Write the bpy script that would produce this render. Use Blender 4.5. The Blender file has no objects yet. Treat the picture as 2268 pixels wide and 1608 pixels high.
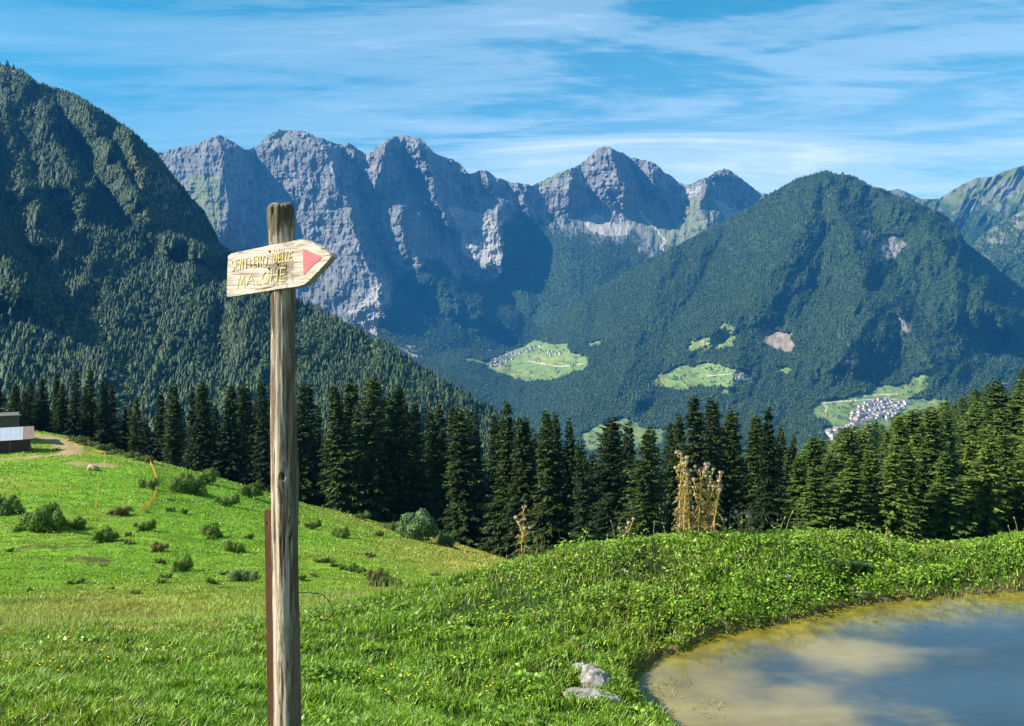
import bpy, math, random
import numpy as np
from mathutils import Vector, Matrix

random.seed(7)
RNG = np.random.default_rng(7)
SC = bpy.context.scene
COL = SC.collection
F, CX, HY, EYE = 2000.0, 1134.0, 690.0, 1.65      # focal length and principal point in photo pixels

# ------------------------------------------------------------------ camera, sky, sun, exposure
cam_d = bpy.data.cameras.new('camera')
cam = bpy.data.objects.new('camera', cam_d)
COL.objects.link(cam)
SC.camera = cam
cam.location = (0, 0, EYE)
cam.rotation_euler = (math.radians(90), 0, 0)
cam_d.sensor_width = 36.0
cam_d.lens = 36.0 * F / 2268.0
cam_d.shift_y = -(804.0 - HY) / 2268.0
cam_d.clip_start = 0.05
cam_d.clip_end = 100000.0

SUN_EL, SUN_AZ = math.radians(37), math.radians(-99)  # azimuth from +Y, clockwise
sun_dir = Vector((math.sin(SUN_AZ) * math.cos(SUN_EL), math.cos(SUN_AZ) * math.cos(SUN_EL), math.sin(SUN_EL)))
sl = bpy.data.lights.new('sun', 'SUN')
sl.energy = 5.0
sl.angle = math.radians(0.53)
sl.color = (1.0, 0.955, 0.88)
so = bpy.data.objects.new('sun', sl)
COL.objects.link(so)
so.rotation_euler = (-sun_dir).to_track_quat('-Z', 'Y').to_euler()
so.location = (-50, -20, 60)

SC.view_settings.view_transform = 'Standard'
SC.view_settings.look = 'None'
SC.view_settings.gamma = 1.0
SC.view_settings.exposure = 1.3
SC.cycles.use_denoising = True
SC.cycles.max_bounces = 5
SC.cycles.diffuse_bounces = 2
SC.cycles.glossy_bounces = 2
SC.cycles.transmission_bounces = 3
SC.cycles.transparent_max_bounces = 6
SC.cycles.volume_bounces = 0
SC.cycles.sample_clamp_indirect = 4.0

world = bpy.data.worlds.new("World")
SC.world = world
world.use_nodes = True


class NT:
    """tiny helper for node trees"""
    def __init__(s, tree):
        s.t = tree
        tree.nodes.clear()

    def n(s, typ, **kw):
        nd = s.t.nodes.new(typ)
        for k, v in kw.items():
            if k == 'ins':
                for i, val in v.items():
                    if isinstance(val, bpy.types.NodeSocket):
                        s.t.links.new(val, nd.inputs[i])
                    else:
                        nd.inputs[i].default_value = val
            else:
                setattr(nd, k, v)
        return nd

    def math(s, op, a, b=0.0, clamp=False):
        return s.n('ShaderNodeMath', operation=op, use_clamp=clamp, ins={0: a, 1: b}).outputs[0]

    def ramp(s, fac, stops, interp='LINEAR'):
        r = s.n('ShaderNodeValToRGB', ins={0: fac})
        r.color_ramp.interpolation = interp
        e = r.color_ramp.elements
        while len(e) < len(stops):
            e.new(0.5)
        for k, (p, c) in enumerate(stops):
            e[k].position = p
            e[k].color = (c[0], c[1], c[2], 1) if hasattr(c, '__len__') else (c, c, c, 1)
        return r.outputs[0]

    def mix(s, fac, a, b, blend='MIX'):
        m = s.n('ShaderNodeMix', data_type='RGBA', blend_type=blend)
        for i, v in ((0, fac), (6, a), (7, b)):
            if isinstance(v, bpy.types.NodeSocket):
                s.t.links.new(v, m.inputs[i])
            else:
                m.inputs[i].default_value = v if i == 0 else (v[0], v[1], v[2], 1)
        return m.outputs[2]

    def noise(s, vec, scale, detail=4, rough=0.55, dist=0.0):
        nd = s.n('ShaderNodeTexNoise', ins={'Scale': scale, 'Detail': detail, 'Roughness': rough, 'Distortion': dist})
        if vec is not None:
            s.t.links.new(vec, nd.inputs['Vector'])
        return nd.outputs['Fac']

    def mapping(s, vec, scale=(1, 1, 1), rot=(0, 0, 0), loc=(0, 0, 0)):
        return s.n('ShaderNodeMapping', ins={0: vec, 1: loc, 2: rot, 3: scale}).outputs[0]

    def bump(s, h, strength=0.5, dist=0.01):
        return s.n('ShaderNodeBump', ins={'Strength': strength, 'Distance': dist, 'Height': h}).outputs[0]


w = NT(world.node_tree)
sky = w.n('ShaderNodeTexSky', sky_type='NISHITA', sun_disc=False, sun_elevation=SUN_EL, sun_rotation=SUN_AZ,
          altitude=1300.0, air_density=1.0, dust_density=0.3, ozone_density=2.4)
tc = w.n('ShaderNodeTexCoord').outputs['Generated']
sep = w.n('ShaderNodeSeparateXYZ', ins={0: tc})
zz = w.math('ADD', w.math('MAXIMUM', sep.outputs[2], 0.0), 0.06)
cu = w.math('DIVIDE', sep.outputs[0], zz)
cv = w.math('DIVIDE', sep.outputs[1], zz)
cvec = w.n('ShaderNodeCombineXYZ', ins={0: cu, 1: cv, 2: 0.0}).outputs[0]
m1 = w.mapping(cvec, scale=(0.36, 0.74, 1), rot=(0, 0, math.radians(-24)), loc=(3.1, 1.7, 0))
wisps = w.noise(m1, 1.5, 8, 0.62, 1.1)
m2 = w.mapping(cvec, scale=(0.10, 0.42, 1), rot=(0, 0, math.radians(-10)), loc=(7.6, 2.2, 0))
veil = w.noise(m2, 1.0, 4, 0.5, 0.6)
m3 = w.mapping(cvec, scale=(1.2, 4.2, 1), rot=(0, 0, math.radians(-22)))
fine = w.noise(m3, 1.6, 6, 0.7, 0.8)
cl = w.math('ADD', w.math('MULTIPLY', wisps, 0.62), w.math('MULTIPLY', veil, 0.42))
cl = w.math('ADD', cl, w.math('MULTIPLY', w.math('SUBTRACT', fine, 0.5), 0.22))
cl = w.ramp(cl, [(0.44, 0.0), (0.54, 0.32), (0.72, 0.85)], 'EASE')
# the veil hangs lower in the sky and to the right
lowm = w.n('ShaderNodeMapRange', ins={0: sep.outputs[2], 1: 0.10, 2: 0.50, 3: 1.0, 4: 0.6}).outputs[0]
xm = w.n('ShaderNodeMapRange', ins={0: sep.outputs[0], 1: -0.42, 2: 0.02, 3: 0.42, 4: 1.0}).outputs[0]
cl = w.math('MULTIPLY', w.math('MULTIPLY', cl, lowm), xm)
base = w.n('ShaderNodeMapRange', ins={0: sep.outputs[2], 1: 0.08, 2: 0.30, 3: 0.30, 4: 0.08}).outputs[0]
soft = w.ramp(veil, [(0.38, 0.25), (0.62, 1.0)], 'EASE')
cl = w.math('ADD', w.math('MULTIPLY', cl, 0.85), w.math('MULTIPLY', w.math('MULTIPLY', base, soft), xm), True)
skyc = w.n('ShaderNodeHueSaturation', ins={0: 0.463, 1: 1.42, 2: 1.0, 3: 1.0, 4: sky.outputs[0]}).outputs[0]
skym = w.mix(cl, skyc, (8.9, 9.5, 10.1))
bg = w.n('ShaderNodeBackground', ins={0: skym, 1: 0.066})
out = w.n('ShaderNodeOutputWorld', ins={0: bg.outputs[0]})


# ------------------------------------------------------------------ helpers
def P(px, py, D):
    return ((px - CX) / F * D, D, EYE - (py - HY) / F * D)


def tag(o, label=None, cat=None, group=None, kind=None):
    if label: o['label'] = label
    if cat: o['category'] = cat
    if group: o['group'] = group
    if kind: o['kind'] = kind
    return o


def empty(name, loc, rz=0.0, label=None, cat=None, group=None):
    o = bpy.data.objects.new(name, None)
    o.empty_display_size = 0.1
    COL.objects.link(o)
    o.location = loc
    o.rotation_euler = (0, 0, rz)
    return tag(o, label, cat, group)


def npmesh(name, V, Fc, mats, col=None, smooth=False, midx=None):
    """Fc: list of (n,k) index arrays or one array"""
    me = bpy.data.meshes.new(name)
    V = np.asarray(V, dtype=np.float32)
    if not isinstance(Fc, (list, tuple)):
        Fc = [Fc]
    Fc = [np.asarray(f, dtype=np.int32) for f in Fc if len(f)]
    me.vertices.add(len(V))
    me.vertices.foreach_set('co', V.ravel())
    loops = np.concatenate([f.ravel() for f in Fc])
    sizes = np.concatenate([np.full(len(f), f.shape[1], dtype=np.int32) for f in Fc])
    me.loops.add(len(loops))
    me.loops.foreach_set('vertex_index', loops)
    me.polygons.add(len(sizes))
    st = np.concatenate([[0], np.cumsum(sizes)[:-1]]).astype(np.int32)
    me.polygons.foreach_set('loop_start', st)
    me.polygons.foreach_set('loop_total', sizes)
    if smooth:
        me.polygons.foreach_set('use_smooth', np.ones(len(sizes), dtype=bool))
    if midx is not None:
        me.polygons.foreach_set('material_index', np.asarray(midx, dtype=np.int32))
    me.update(calc_edges=True)
    if col is not None:
        a = me.color_attributes.new('Col', 'FLOAT_COLOR', 'POINT')
        c = np.ones((len(V), 4), dtype=np.float32)
        c[:, :col.shape[1]] = col
        a.data.foreach_set('color', c.ravel())
    for m in (mats if isinstance(mats, (list, tuple)) else [mats]):
        me.materials.append(m)
    return me


def link(name, me, parent=None, loc=None, rot=None, scale=None):
    o = bpy.data.objects.new(name, me)
    COL.objects.link(o)
    if parent is not None: o.parent = parent
    if loc is not None: o.location = loc
    if rot is not None: o.rotation_euler = rot
    if scale is not None: o.scale = scale
    return o


class MB:
    """collects vertices and faces of a single mesh"""
    def __init__(s):
        s.v, s.f, s.c = [], [], []

    def add(s, V, Fc, col=None):
        b = len(s.v)
        s.v += [tuple(p) for p in V]
        s.f += [tuple(i + b for i in f) for f in Fc]
        if col is not None:
            s.c += [tuple(col)] * len(V)

    def tube(s, pts, radii, n=8, cap=True, col=None):
        pts = [Vector(p) for p in pts]
        V, Fc = [], []
        ref = Vector((0.3, 0.9, 0.1)).normalized()
        for i, p in enumerate(pts):
            d = (pts[min(i + 1, len(pts) - 1)] - pts[max(i - 1, 0)]).normalized()
            a = d.cross(ref)
            if a.length < 1e-3: a = d.cross(Vector((1, 0, 0)))
            a.normalize()
            b = d.cross(a)
            r = radii[i] if hasattr(radii, '__len__') else radii
            for k in range(n):
                t = 2 * math.pi * k / n
                V.append(p + a * (math.cos(t) * r) + b * (math.sin(t) * r))
        for i in range(len(pts) - 1):
            for k in range(n):
                k2 = (k + 1) % n
                Fc.append((i * n + k, i * n + k2, (i + 1) * n + k2, (i + 1) * n + k))
        if cap:
            Fc.append(tuple(range(n))[::-1])
            Fc.append(tuple((len(pts) - 1) * n + k for k in range(n)))
        s.add(V, Fc, col)

    def box(s, lo, hi, col=None, M=None):
        V = [Vector((x, y, z)) for z in (lo[2], hi[2]) for y in (lo[1], hi[1]) for x in (lo[0], hi[0])]
        if M is not None: V = [M @ v for v in V]
        s.add(V, [(0, 2, 3, 1), (4, 5, 7, 6), (0, 1, 5, 4), (2, 6, 7, 3), (0, 4, 6, 2), (1, 3, 7, 5)], col)

    def build(s, name, mat, parent=None, smooth=False, **kw):
        me = bpy.data.meshes.new(name)
        me.from_pydata([tuple(v) for v in s.v], [], s.f)
        if s.c and len(s.c) == len(s.v):
            a = me.color_attributes.new('Col', 'FLOAT_COLOR', 'POINT')
            a.data.foreach_set('color', np.array([(c[0], c[1], c[2], 1) for c in s.c], dtype=np.float32).ravel())
        if smooth: me.polygons.foreach_set('use_smooth', [True] * len(me.polygons))
        me.materials.append(mat)
        me.update()
        return link(name, me, parent, **kw)


# value noise, vectorised
def _h(ix, iy, iz):
    h = (ix.astype(np.int64) * 374761393 + iy.astype(np.int64) * 668265263 + iz.astype(np.int64) * 2147483647 * 3) & 0xffffffff
    h = ((h ^ (h >> 13)) * 1274126177) & 0xffffffff
    h = h ^ (h >> 16)
    h = (h * 2246822519) & 0xffffffff
    return ((h ^ (h >> 15)) & 0xffff) / 65535.0


def vn(x, y, z=0.0):
    x = np.asarray(x, dtype=np.float64); y = np.asarray(y, dtype=np.float64)
    z = np.zeros_like(x) + z
    ix, iy, iz = np.floor(x), np.floor(y), np.floor(z)
    fx, fy, fz = x - ix, y - iy, z - iz
    fx, fy, fz = [t * t * t * (t * (t * 6 - 15) + 10) for t in (fx, fy, fz)]
    ix, iy, iz = ix.astype(np.int64), iy.astype(np.int64), iz.astype(np.int64)
    r = 0
    for dx in (0, 1):
        wx = fx if dx else 1 - fx
        for dy in (0, 1):
            wy = fy if dy else 1 - fy
            if np.all(fz == 0):
                r = r + wx * wy * _h(ix + dx, iy + dy, iz)
            else:
                for dz in (0, 1):
                    wz = fz if dz else 1 - fz
                    r = r + wx * wy * wz * _h(ix + dx, iy + dy, iz + dz)
    return r * 2 - 1


def fbm(x, y, z=0.0, o=5, g=0.5, l=2.03):
    a, s, r = 1.0, 0.0, 0.0
    for k in range(o):
        r = r + a * vn(x + 17.3 * k, y - 9.1 * k, z)
        s += a; a *= g; x = x * l; y = y * l; z = z * l
    return r / s


def ridged(x, y, z=0.0, o=5, g=0.5, l=2.07):
    a, s, r = 1.0, 0.0, 0.0
    for k in range(o):
        r = r + a * (1 - 2 * np.abs(vn(x + 13.7 * k, y + 5.3 * k, z)))
        s += a; a *= g; x = x * l; y = y * l; z = z * l
    return r / s


def sstep(a, b, x):
    t = np.clip((x - a) / (b - a), 0, 1)
    return t * t * (3 - 2 * t)


def inpoly(px, py, poly):
    px = np.asarray(px); py = np.asarray(py)
    r = np.zeros(px.shape, dtype=bool)
    n = len(poly)
    for i in range(n):
        x1, y1 = poly[i]; x2, y2 = poly[(i + 1) % n]
        if y1 == y2: continue
        c = (y1 > py) != (y2 > py)
        r ^= c & (px < (x2 - x1) * (py - y1) / (y2 - y1) + x1)
    return r


def segdist(px, py, pts):
    d = np.full(np.shape(px), 1e9)
    for (x1, y1), (x2, y2) in zip(pts[:-1], pts[1:]):
        vx, vy = x2 - x1, y2 - y1
        t = np.clip(((px - x1) * vx + (py - y1) * vy) / (vx * vx + vy * vy + 1e-9), 0, 1)
        d = np.minimum(d, np.hypot(px - x1 - t * vx, py - y1 - t * vy))
    return d


# ------------------------------------------------------------------ materials
def new_mat(name):
    m = bpy.data.materials.new(name)
    m.use_nodes = True
    return m, NT(m.node_tree)


def mat_pbr(name, color, rough=0.8, bump=None, metallic=0.0, spec=0.3, coat=0.0):
    """color: socket builder or rgb; both callables get (nt, objectcoords)"""
    m, t = new_mat(name)
    oc = t.n('ShaderNodeTexCoord').outputs['Object']
    c = color(t, oc) if callable(color) else (color[0], color[1], color[2], 1)
    b = t.n('ShaderNodeBsdfPrincipled', ins={'Base Color': c, 'Metallic': metallic, 'Specular IOR Level': spec})
    if callable(rough):
        t.t.links.new(rough(t, oc), b.inputs['Roughness'])
    else:
        b.inputs['Roughness'].default_value = rough
    if bump:
        t.t.links.new(bump(t, oc), b.inputs['Normal'])
    t.n('ShaderNodeOutputMaterial', ins={0: b.outputs[0]})
    return m


def mat_leaf(name, stops, vcol=False, trans=0.3, rnd=True, nscale=0.0, spec=0.25, rough=0.55):
    """foliage: diffuse + translucent, colour varied per object / by attribute"""
    m, t = new_mat(name)
    if vcol:
        c = t.n('ShaderNodeAttribute', attribute_name='Col').outputs['Color']
    else:
        r = t.n('ShaderNodeObjectInfo').outputs['Random']
        c = t.ramp(r, stops)
    if nscale:
        nz = t.noise(t.n('ShaderNodeTexCoord').outputs['Object'], nscale, 3)
        c = t.mix(1.0, c, t.ramp(nz, [(0.3, 0.6), (0.7, 1.4)]), 'MULTIPLY')
    b = t.n('ShaderNodeBsdfPrincipled', ins={'Base Color': c, 'Roughness': rough, 'Specular IOR Level': spec})
    tr = t.n('ShaderNodeBsdfTranslucent', ins={'Color': t.mix(1.0, c, (1.15, 1.25, 0.5), 'MULTIPLY')})
    mx = t.n('ShaderNodeMixShader', ins={0: trans, 1: b.outputs[0], 2: tr.outputs[0]})
    t.n('ShaderNodeOutputMaterial', ins={0: mx.outputs[0]})
    return m


def mat_vcol(name, nscale, lo=0.75, hi=1.25, rough=0.95, bump=0.0, bscale=1.0, bdist=1.0, det=5, scl=(1, 1, 1)):
    """terrain material: colour attribute times fine noise, with bump"""
    m, t = new_mat(name)
    c = t.n('ShaderNodeAttribute', attribute_name='Col').outputs['Color']
    oc = t.mapping(t.n('ShaderNodeTexCoord').outputs['Object'], scale=scl)
    nz = t.noise(oc, nscale, det, 0.65)
    c = t.mix(1.0, c, t.ramp(nz, [(0.3, lo), (0.7, hi)]), 'MULTIPLY')
    b = t.n('ShaderNodeBsdfPrincipled', ins={'Base Color': c, 'Roughness': rough, 'Specular IOR Level': 0.1})
    if bump:
        t.t.links.new(t.bump(t.noise(oc, bscale, det, 0.65), bump, bdist), b.inputs['Normal'])
    t.n('ShaderNodeOutputMaterial', ins={0: b.outputs[0]})
    return m


M_ROCKFAR = mat_vcol('mountain_rock', 0.03, 0.7, 1.25, bump=0.7, bscale=0.035, bdist=10.0, scl=(1, 1, 0.22))
M_WOODFAR = mat_vcol('forest_floor', 0.03, 0.75, 1.25)
M_MEADOW = mat_vcol('meadow_soil', 1.3, 0.75, 1.25, bump=0.5, bscale=3.0, bdist=0.08)

# ------------------------------------------------------------------ near ground (one sheet: bank, pond basin, meadow, right hillside)
WATER = EYE - 2.8
_cols = {
 -400: [(3,1790),(4,1590),(5.5,1480),(8,1410),(11,1395),(16,1370),(25,1320),(40,1235),(60,1140),(80,1070),(100,1015),(118,975),(140,915),(170,930),(220,990),(300,1070),(450,1180),(700,1300)],
 0:    [(3,1790),(4,1600),(5.5,1490),(8,1415),(11,1400),(16,1385),(25,1330),(40,1245),(60,1155),(80,1085),(100,1040),(118,1003),(140,938),(170,970),(220,1030),(300,1100),(450,1200),(700,1320)],
 160:  [(3,1790),(4,1600),(5.5,1490),(8,1415),(11,1400),(16,1385),(25,1330),(40,1245),(60,1157),(80,1090),(100,1044),(118,1005),(136,966),(152,985),(170,1010),(220,1060),(300,1130),(450,1230),(700,1340)],
 320:  [(3,1790),(4,1605),(5.5,1495),(8,1412),(11,1396),(16,1380),(25,1325),(40,1245),(60,1162),(80,1100),(100,1052),(118,1022),(130,1014),(150,1040),(170,1070),(220,1120),(300,1180),(450,1260),(700,1350)],
 590:  [(3,1790),(4,1620),(5.5,1510),(8,1410),(10,1380),(12,1380),(16,1368),(25,1318),(40,1250),(60,1195),(80,1150),(100,1118),(120,1096),(135,1088),(150,1105),(170,1135),(220,1170),(300,1220),(450,1280),(700,1350)],
 700:  [(3,1790),(4,1630),(5.5,1525),(8,1400),(9.5,1360),(12,1360),(16,1355),(25,1315),(40,1258),(60,1208),(80,1172),(100,1148),(120,1130),(138,1120),(150,1135),(170,1160),(220,1190),(300,1230),(450,1280),(700,1350)],
 850:  [(3,1790),(4,1650),(5.5,1560),(7,1455),(8.5,1375),(10,1322),(11.5,1325),(16,1345),(25,1310),(40,1262),(60,1225),(80,1200),(100,1182),(120,1170),(138,1161),(150,1175),(170,1195),(220,1210),(300,1230),(450,1280),(700,1350)],
 1000: [(3,1790),(4,1680),(5.5,1590),(7,1455),(8.5,1345),(10,1287),(11.2,1297),(16,1340),(25,1315),(40,1280),(60,1250),(80,1228),(100,1213),(120,1204),(138,1197),(150,1210),(170,1215),(220,1225),(300,1240),(450,1280),(700,1350)],
 1130: [(3,1790),(4,1720),(5,1640),(6.5,1500),(8,1370),(9.3,1285),(10.2,1252),(11.5,1290),(16,1350),(25,1325),(40,1288),(60,1264),(80,1252),(100,1246),(120,1242),(138,1238),(150,1245),(220,1250),(300,1260),(450,1280),(700,1350)],
 1250: [(3,1790),(4,1760),(5.6,1610),(6.5,1490),(8,1340),(9,1252),(9.8,1207),(11,1265),(16,1350),(25,1350),(40,1310),(60,1280),(100,1258),(138,1246),(220,1250),(300,1250),(450,1270),(700,1350)],
 1340: [(3,1790),(4,1765),(5.6,1608),(6.4,1505),(7.2,1440),(8,1345),(9,1250),(9.9,1198),(11,1265),(16,1350),(25,1355),(40,1315),(60,1283),(100,1258),(138,1246),(220,1240),(300,1240),(450,1260),(700,1350)],
 1500: [(3,1790),(4,1780),(5.6,1640),(7,1480),(8.0,1370),(8.7,1292),(9.3,1226),(10,1183),(11.2,1250),(16,1350),(25,1360),(40,1320),(60,1285),(100,1256),(138,1242),(220,1225),(300,1225),(450,1240),(700,1330)],
 1700: [(3,1790),(4,1780),(5.6,1640),(7,1480),(8.2,1360),(8.8,1278),(9.4,1215),(10,1174),(11.2,1240),(16,1350),(25,1350),(40,1310),(60,1275),(100,1240),(150,1210),(250,1150),(350,1115),(450,1115),(700,1250)],
 1900: [(3,1790),(4,1780),(5.6,1640),(7,1490),(8.8,1325),(9.1,1275),(9.6,1215),(10.2,1180),(11.3,1240),(16,1350),(25,1340),(40,1300),(60,1265),(100,1222),(150,1175),(250,1100),(350,1052),(450,1040),(700,1180)],
 2050: [(3,1790),(4,1780),(5.6,1640),(7,1490),(8.9,1322),(9.2,1278),(9.7,1230),(10.4,1203),(11.3,1255),(16,1350),(25,1340),(40,1300),(60,1262),(100,1216),(150,1150),(250,1055),(350,993),(450,975),(700,1100)],
 2120: [(3,1790),(4,1780),(5.6,1640),(7,1490),(9.0,1318),(9.3,1270),(9.8,1225),(10.4,1202),(11.3,1250),(16,1350),(25,1340),(40,1300),(60,1260),(100,1212),(150,1135),(250,1030),(350,965),(450,945),(700,1070)],
 2268: [(3,1790),(4,1780),(5.6,1640),(7,1490),(9.0,1312),(9.3,1255),(9.7,1205),(10.2,1178),(11.3,1240),(16,1350),(25,1330),(40,1290),(60,1250),(100,1198),(150,1098),(250,985),(350,910),(450,880),(700,1000)],
 2800: [(3,1790),(4,1780),(5.6,1640),(7,1490),(9.0,1312),(9.3,1255),(9.7,1200),(10.2,1170),(11.3,1230),(16,1330),(25,1290),(40,1240),(60,1190),(100,1100),(150,960),(250,820),(350,740),(450,720),(700,800)],
}
_lg = np.linspace(math.log(0.8), math.log(800), 700)
_Dg = np.exp(_lg)
_keys = sorted(_cols)
_tab = []
for k in _keys:
    p = _cols[k]
    Dk = np.array([0.8, 2.0] + [q[0] for q in p] + [800.0])
    dr = np.array([1.62, 1.64] + [(q[1] - HY) / F * q[0] for q in p] + [(p[-1][1] - HY) / F * 800 + 20])
    zz_ = np.interp(_Dg, Dk, dr)
    ker = np.hanning(15); ker /= ker.sum()
    zz_ = np.convolve(np.pad(zz_, 7, mode='edge'), ker, mode='valid')
    _tab.append(-zz_)
_tab = np.array(_tab)
_pxg = np.linspace(-400, 2800, 641)
_T = np.empty((len(_pxg), len(_Dg)))
for j in range(len(_Dg)):
    _T[:, j] = np.interp(_pxg, _keys, _tab[:, j])
ker = np.hanning(17); ker /= ker.sum()
_T = np.apply_along_axis(lambda a: np.convolve(np.pad(a, 8, mode='edge'), ker, mode='valid'), 0, _T)

_shore_img = [(2268,1308),(2180,1314),(2100,1322),(2000,1328),(1920,1334),(1850,1345),(1800,1366),(1740,1378),(1680,1384),(1600,1402),(1540,1424),(1480,1448),(1425,1472),(1396,1500),(1402,1530),(1425,1550),(1432,1575),(1455,1608)]
SHORE = [((px - CX) / F * (2.8 * F / (py - HY)), 2.8 * F / (py - HY)) for px, py in _shore_img]
SHORE = [(9.5, 9.6), (7.0, 9.3)] + SHORE + [(1.15, 5.7), (1.6, 4.9), (2.6, 4.2), (4.5, 3.9), (7.5, 4.2), (10.0, 5.6), (10.8, 7.6)]


def pond_sd(x, y):
    """signed distance to the shoreline, positive outside"""
    d = segdist(x, y, SHORE + [SHORE[0]])
    d = np.where(inpoly(x, y, SHORE), -d, d)
    return np.where(np.abs(d) < 0.6, d + 0.07 * fbm(x * 3.3, y * 3.3, 31, 3) + 0.03 * fbm(x * 11, y * 11, 32, 2), d)


def H(x, y, lumps=True):
    x = np.asarray(x, dtype=np.float64); y = np.asarray(y, dtype=np.float64)
    D = np.maximum(y, 0.8)
    Dp = np.maximum(y, 3.0)
    px = np.clip(CX + F * x / Dp, -400, 2800)
    fi = (px + 400) / 5.0
    i0 = np.clip(np.floor(fi).astype(int), 0, len(_pxg) - 2); fx = fi - i0
    fj = (np.log(np.clip(D, 0.8, 799.9)) - _lg[0]) / (_lg[1] - _lg[0])
    j0 = np.clip(np.floor(fj).astype(int), 0, len(_lg) - 2); fy = fj - j0
    z = (_T[i0, j0] * (1 - fx) * (1 - fy) + _T[i0 + 1, j0] * fx * (1 - fy) + _T[i0, j0 + 1] * (1 - fx) * fy + _T[i0 + 1, j0 + 1] * fx * fy)
    z = EYE + z
    if lumps:
        near = 1 - sstep(10, 14, y)
        z = z + near * (0.06 * fbm(x * 2.0, y * 2.0, 0, 4) + 0.045 * np.clip(ridged(x * 4, y * 4, 0, 3), -.3, 1))
        mid = sstep(12, 25, y)
        z = z + mid * (0.45 * fbm(x * 0.09, y * 0.09, 2.2, 4) + 0.16 * ridged(x * 0.4, y * 0.8, 1.1, 4))
    sd = pond_sd(x, y)
    inside = WATER - 0.02 - np.clip(-sd, 0, 3) * 0.28
    lo = WATER + 0.015 + np.clip(sd, 0, 1) * 0.10 - 4.0 * np.clip(sd - 0.7, 0, 50)
    hi = WATER + 0.03 + np.clip(sd, 0, 50) * 1.1
    nearp = (y < 12)
    zo = np.where(nearp, np.minimum(np.maximum(z, lo), hi), z)
    return np.where(nearp & (sd < 0), inside, zo)


def h1(x, y):
    return float(H(np.array([x]), np.array([y]))[0])


def ground_at(px, D):
    x = (px - CX) / F * D
    return (x, D, h1(x, D))


S_ = np.linspace(-0.95, 0.95, 620)
Dn = np.concatenate([np.linspace(-14, 2.8, 18), np.exp(np.linspace(math.log(3), math.log(13), 230)), np.exp(np.linspace(math.log(13.3), math.log(760), 300))])
X = S_[:, None] * (np.maximum(Dn, 0) + 5)[None, :]
Y = np.repeat(Dn[None, :], len(S_), 0)
Z = H(X, Y)
nearw = 1 - sstep(11, 15, Y)
PXg = CX + F * X / np.maximum(Y, 1)
soil = np.array([0.018, 0.032, 0.007]); lush = np.array([0.12, 0.235, 0.013]); dry = np.array([0.21, 0.205, 0.036]); mud = np.array([0.16, 0.12, 0.05])


def meadow_tone(x, y):
    """0 lush .. 1 dry, for the meadow"""
    px = CX + F * x / np.maximum(y, 1)
    t = 0.22 + 0.6 * fbm(x * 0.06, y * 0.05, 3.3, 4)
    t = t + 0.6 * np.exp(-((px - 1060) / 230.0) ** 2) * sstep(20, 60, y)          # yellow strip near the wood
    t = t + 0.5 * np.exp(-((px - 250) / 300.0) ** 2) * (1 - sstep(22, 34, y)) * sstep(9, 14, y)
    t = t + 0.35 * np.exp(-((y - 120) / 14.0) ** 2) * sstep(600, 750, px)
    t = t - 0.25 * np.exp(-((px - 450) / 200.0) ** 2) * sstep(50, 80, y)
    return np.clip(t, 0, 1)


_path = [(P(30, 1020, 110)[0], 109), (P(130, 1012, 114)[0], 115), (P(150, 990, 120)[0], 122), (P(110, 975, 128)[0], 130), (P(70, 965, 133)[0], 134)]


def bare(x, y):
    """trodden earth by the barn, around the boulder, scars in the meadow"""
    d = segdist(x, y, _path)
    b = 1 - sstep(0.9, 2.4, d + 0.8 * fbm(x * 0.5, y * 0.3, 0, 3))
    b = np.maximum(b, 0.8 * (1 - sstep(0.6, 1.0, np.hypot((x - P(212, 0, 106)[0]) / 4.0, (y - 106) / 3.0) + 0.3 * fbm(x * .6, y * .6, 1, 3))))
    return b


def scars(x, y):
    b = np.zeros_like(x)
    for (px_, D_, rx, ry) in ((130, 44, 2.2, 0.7), (200, 40, 1.4, 0.5), (265, 70, 2.4, 0.9), (160, 74, 1.6, .6), (470, 27, .7, .5)):
        cx_ = P(px_, 0, D_)[0]
        b = np.maximum(b, 0.9 * (1 - sstep(0.7, 0.9, np.hypot((x - cx_) / rx, (y - D_) / ry) + 0.9 * fbm(x * 1.6, y * 1.6, 1, 4))))
    return b


tn = meadow_tone(X, Y)[..., None]
c = lush * (1 - tn) + dry * tn
c = c * (0.8 + 0.2 * sstep(14, 60, Y))[..., None] * (1 + 0.25 * fbm(X * 0.6, Y * 0.4, 0, 3))[..., None]
c = c * (1 - nearw[..., None]) + soil * nearw[..., None]
bb = (bare(X, Y) * sstep(15, 20, Y))[..., None]
c = c * (1 - bb) + np.array([0.31, 0.23, 0.105]) * bb
sc2 = (scars(X, Y) * sstep(15, 20, Y))[..., None]
c = c * (1 - sc2) + np.array([0.075, 0.052, 0.022]) * sc2
sd = pond_sd(X, Y)
wet = ((1 - sstep(-0.05, 0.22, sd)) * (Y < 12))[..., None]
c = c * (1 - wet) + mud * wet
# scar of bare earth on the far bank
sc_ = np.exp(-((PXg - 2075) / 55) ** 2) * sstep(9.6, 10.1, Y) * (1 - sstep(10.6, 11.2, Y)) * (fbm(X * 6, Y * 6, 0, 3) > -0.25)
c = c * (1 - 0.8 * sc_[..., None]) + np.array([0.26, 0.16, 0.07]) * 0.8 * sc_[..., None]
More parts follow.
